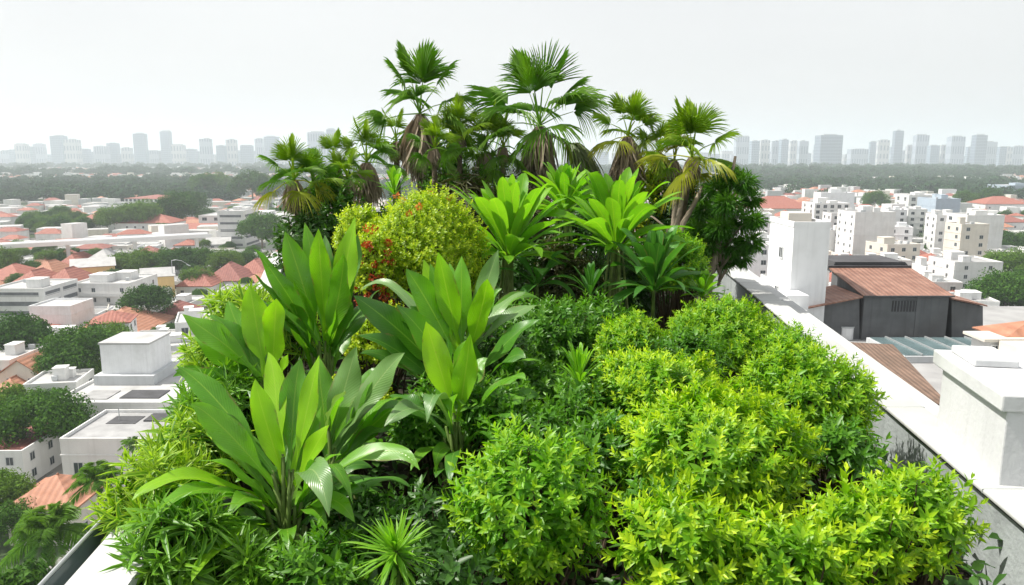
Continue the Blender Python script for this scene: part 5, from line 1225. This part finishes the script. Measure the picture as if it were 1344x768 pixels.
def sky_tower(x0, x1, top, Y, mat, label, group=None, cap=True):
    a, c = P(x0, top, Y), P(x1, top, Y); W = c[0]-a[0]; H = a[2]; D = max(18, W*.7)
    rt = thing('tower_block', label, 'tower block', ((a[0]+c[0])/2, Y, 0), rng.normal(0, .08), group)
    b = MB(); b.box(-W/2, W/2, 0, D, 0, H*.965); b.build('wall', M[mat], rt)
    b = MB()
    s = rng.uniform(.35, .8); o = rng.uniform(-.1, .1)*W; b.box(o-W*s/2, o+W*s/2, D*.2, D*.8, H*.965+.01, H); b.build('rooftop_plant_room', M['palegrey'], rt)
    return rt
ORD = ['', 'first', 'second', 'third', 'fourth', 'fifth', 'sixth', 'seventh', 'eighth', 'ninth', 'tenth', 'eleventh', 'twelfth', 'thirteenth', 'fourteenth', 'fifteenth', 'sixteenth', 'seventeenth', 'eighteenth', 'nineteenth', 'twentieth']
def ordw(n):
    if n <= 20: return ORD[n]
    tens = {2: 'twenty', 3: 'thirty', 4: 'forty', 5: 'fifty', 6: 'sixty'}[n//10]
    return tens+'-'+ORD[n % 10] if n % 10 else {'twenty': 'twentieth', 'thirty': 'thirtieth', 'forty': 'fortieth', 'fifty': 'fiftieth', 'sixty': 'sixtieth'}[tens]
def adj(x0, x1, top):
    w_, h = x1-x0, 216-top
    return ('tall ' if h > 36 else 'low ' if h < 25 else '')+('slim' if w_ < 12 else 'broad' if w_ > 18 else 'medium-wide')
for i, (x0, x1, tp) in enumerate(SKY_L):
    sky_tower(x0, x1, tp, 3850+rng.uniform(-150, 300), ['tower0', 'tower1', 'tower2', 'tower1'][i % 4], '%s pale hazy tower, %s from the left in the front of the skyline' % (adj(x0, x1, tp), ordw(i+1)), 'hazy skyline towers left of the palms')
for i, (x0, x1, tp) in enumerate(SKY_R):
    sky_tower(x0, x1, tp, (3500 if i in (8, 13) else 3650)+rng.uniform(-50, 400), 'tower3' if i in (8, 13, 20) else ['tower0', 'tower1', 'tower2'][i % 3], '%s hazy tower, %s along the skyline right of the palms' % (adj(x0, x1, tp), ordw(i+1)), 'hazy skyline towers right of the palms')
x = -30; i = 0
while x < 960:
    wpx = rng.uniform(9, 20); tp = rng.uniform(197, 203)
    if x < 440 or 600 < x < 700 or x > 930 or rng.random() < .4:
        i += 1; sky_tower(x, x+wpx, tp, 4250+rng.uniform(0, 350), ['tower0', 'tower1', 'tower2'][i % 3], 'low faint slab in the rear rank of the skyline, %s from the left' % ordw(i), 'faint slabs in the rear rank of the skyline')
    x += wpx*rng.uniform(.9, 1.3)
x = 960; i = 0
while x < 1390:
    wpx = rng.uniform(7, 16); tp = rng.uniform(196, 206)
    i += 1; sky_tower(x, x+wpx, tp, 4150+rng.uniform(0, 350), ['tower2', 'tower0', 'tower1'][i % 3], 'low faint slab behind the skyline right of the palms, %s from the weeping tree' % ordw(i), 'faint slabs behind the right-hand skyline')
    x += wpx*rng.uniform(1.1, 2.0)

# ================================================================== HAZE
b = MB(); b.box(-BIG-500, BIG+500, -BIG-500, BIG+500, -1, 330)
hz = b.build('haze', []); hz['kind'] = 'stuff'; hz['label'] = 'pale humid haze over the whole town'
m = bpy.data.materials.new('haze'); m.use_nodes = True; t = m.node_tree; t.nodes.clear()
o = t.nodes.new('ShaderNodeOutputMaterial'); pv = t.nodes.new('ShaderNodeVolumePrincipled')
pv.inputs['Color'].default_value = (0.845, 0.92, 0.99, 1); pv.inputs['Density'].default_value = HAZE; pv.inputs['Anisotropy'].default_value = 0.2
t.links.new(pv.outputs[0], o.inputs['Volume']); hz.data.materials.append(m)

# ================================================================== LABELS OF THE REPEATS
def count_label(items, nice):
    """items: (object, description, point): add the nearest landmark, then an ordinal where two still agree"""
    rows = {}
    for ob_, desc, p in items:
        px, py = project(p); best = min(LMK, key=lambda l: (l[1]-px)**2+(2.2*(l[2]-py))**2)
        dx, dy = px-best[1], (py-best[2])*2.2
        rel = ('behind' if dy < 0 else 'in front of') if abs(dy) > abs(dx)*.8 else ('left of' if dx < 0 else 'right of')
        rows.setdefault((desc, rel, best[0]), []).append(((dx*dx+dy*dy), ob_))
    for (desc, rel, l), v in rows.items():
        v.sort(key=lambda e: e[0])
        for i, (_, ob_) in enumerate(v):
            lab = '%s %s the %s' % (desc, rel, l) if len(v) == 1 else '%s, %s nearest %s the %s' % (desc, ordw(i+1), rel, l)
            if len(lab.split()) > 16: lab = lab.replace(' roof,', ' top,').replace(' nearest', '').replace('bright white', 'white')
            if len(lab.split()) > 16: lab = lab.replace('in front of', 'before')
            ob_['label'] = lab
count_label(GEN, 'house')
for rt, *_ in GEN: rt['group'] = 'houses and blocks of the town'
count_label([(rt, '%s %s tree' % (('very dark', 'green', 'light green')[int(v) % 3], 'tall domed' if v > 3 else 'broad round' if r > 5 else 'small round'), tuple(rt.location+Vector((0, 0, h*.7)))) for rt, v, r, h in TREES], 'tree')
for rt, *_ in TREES: rt['group'] = 'trees among the houses'
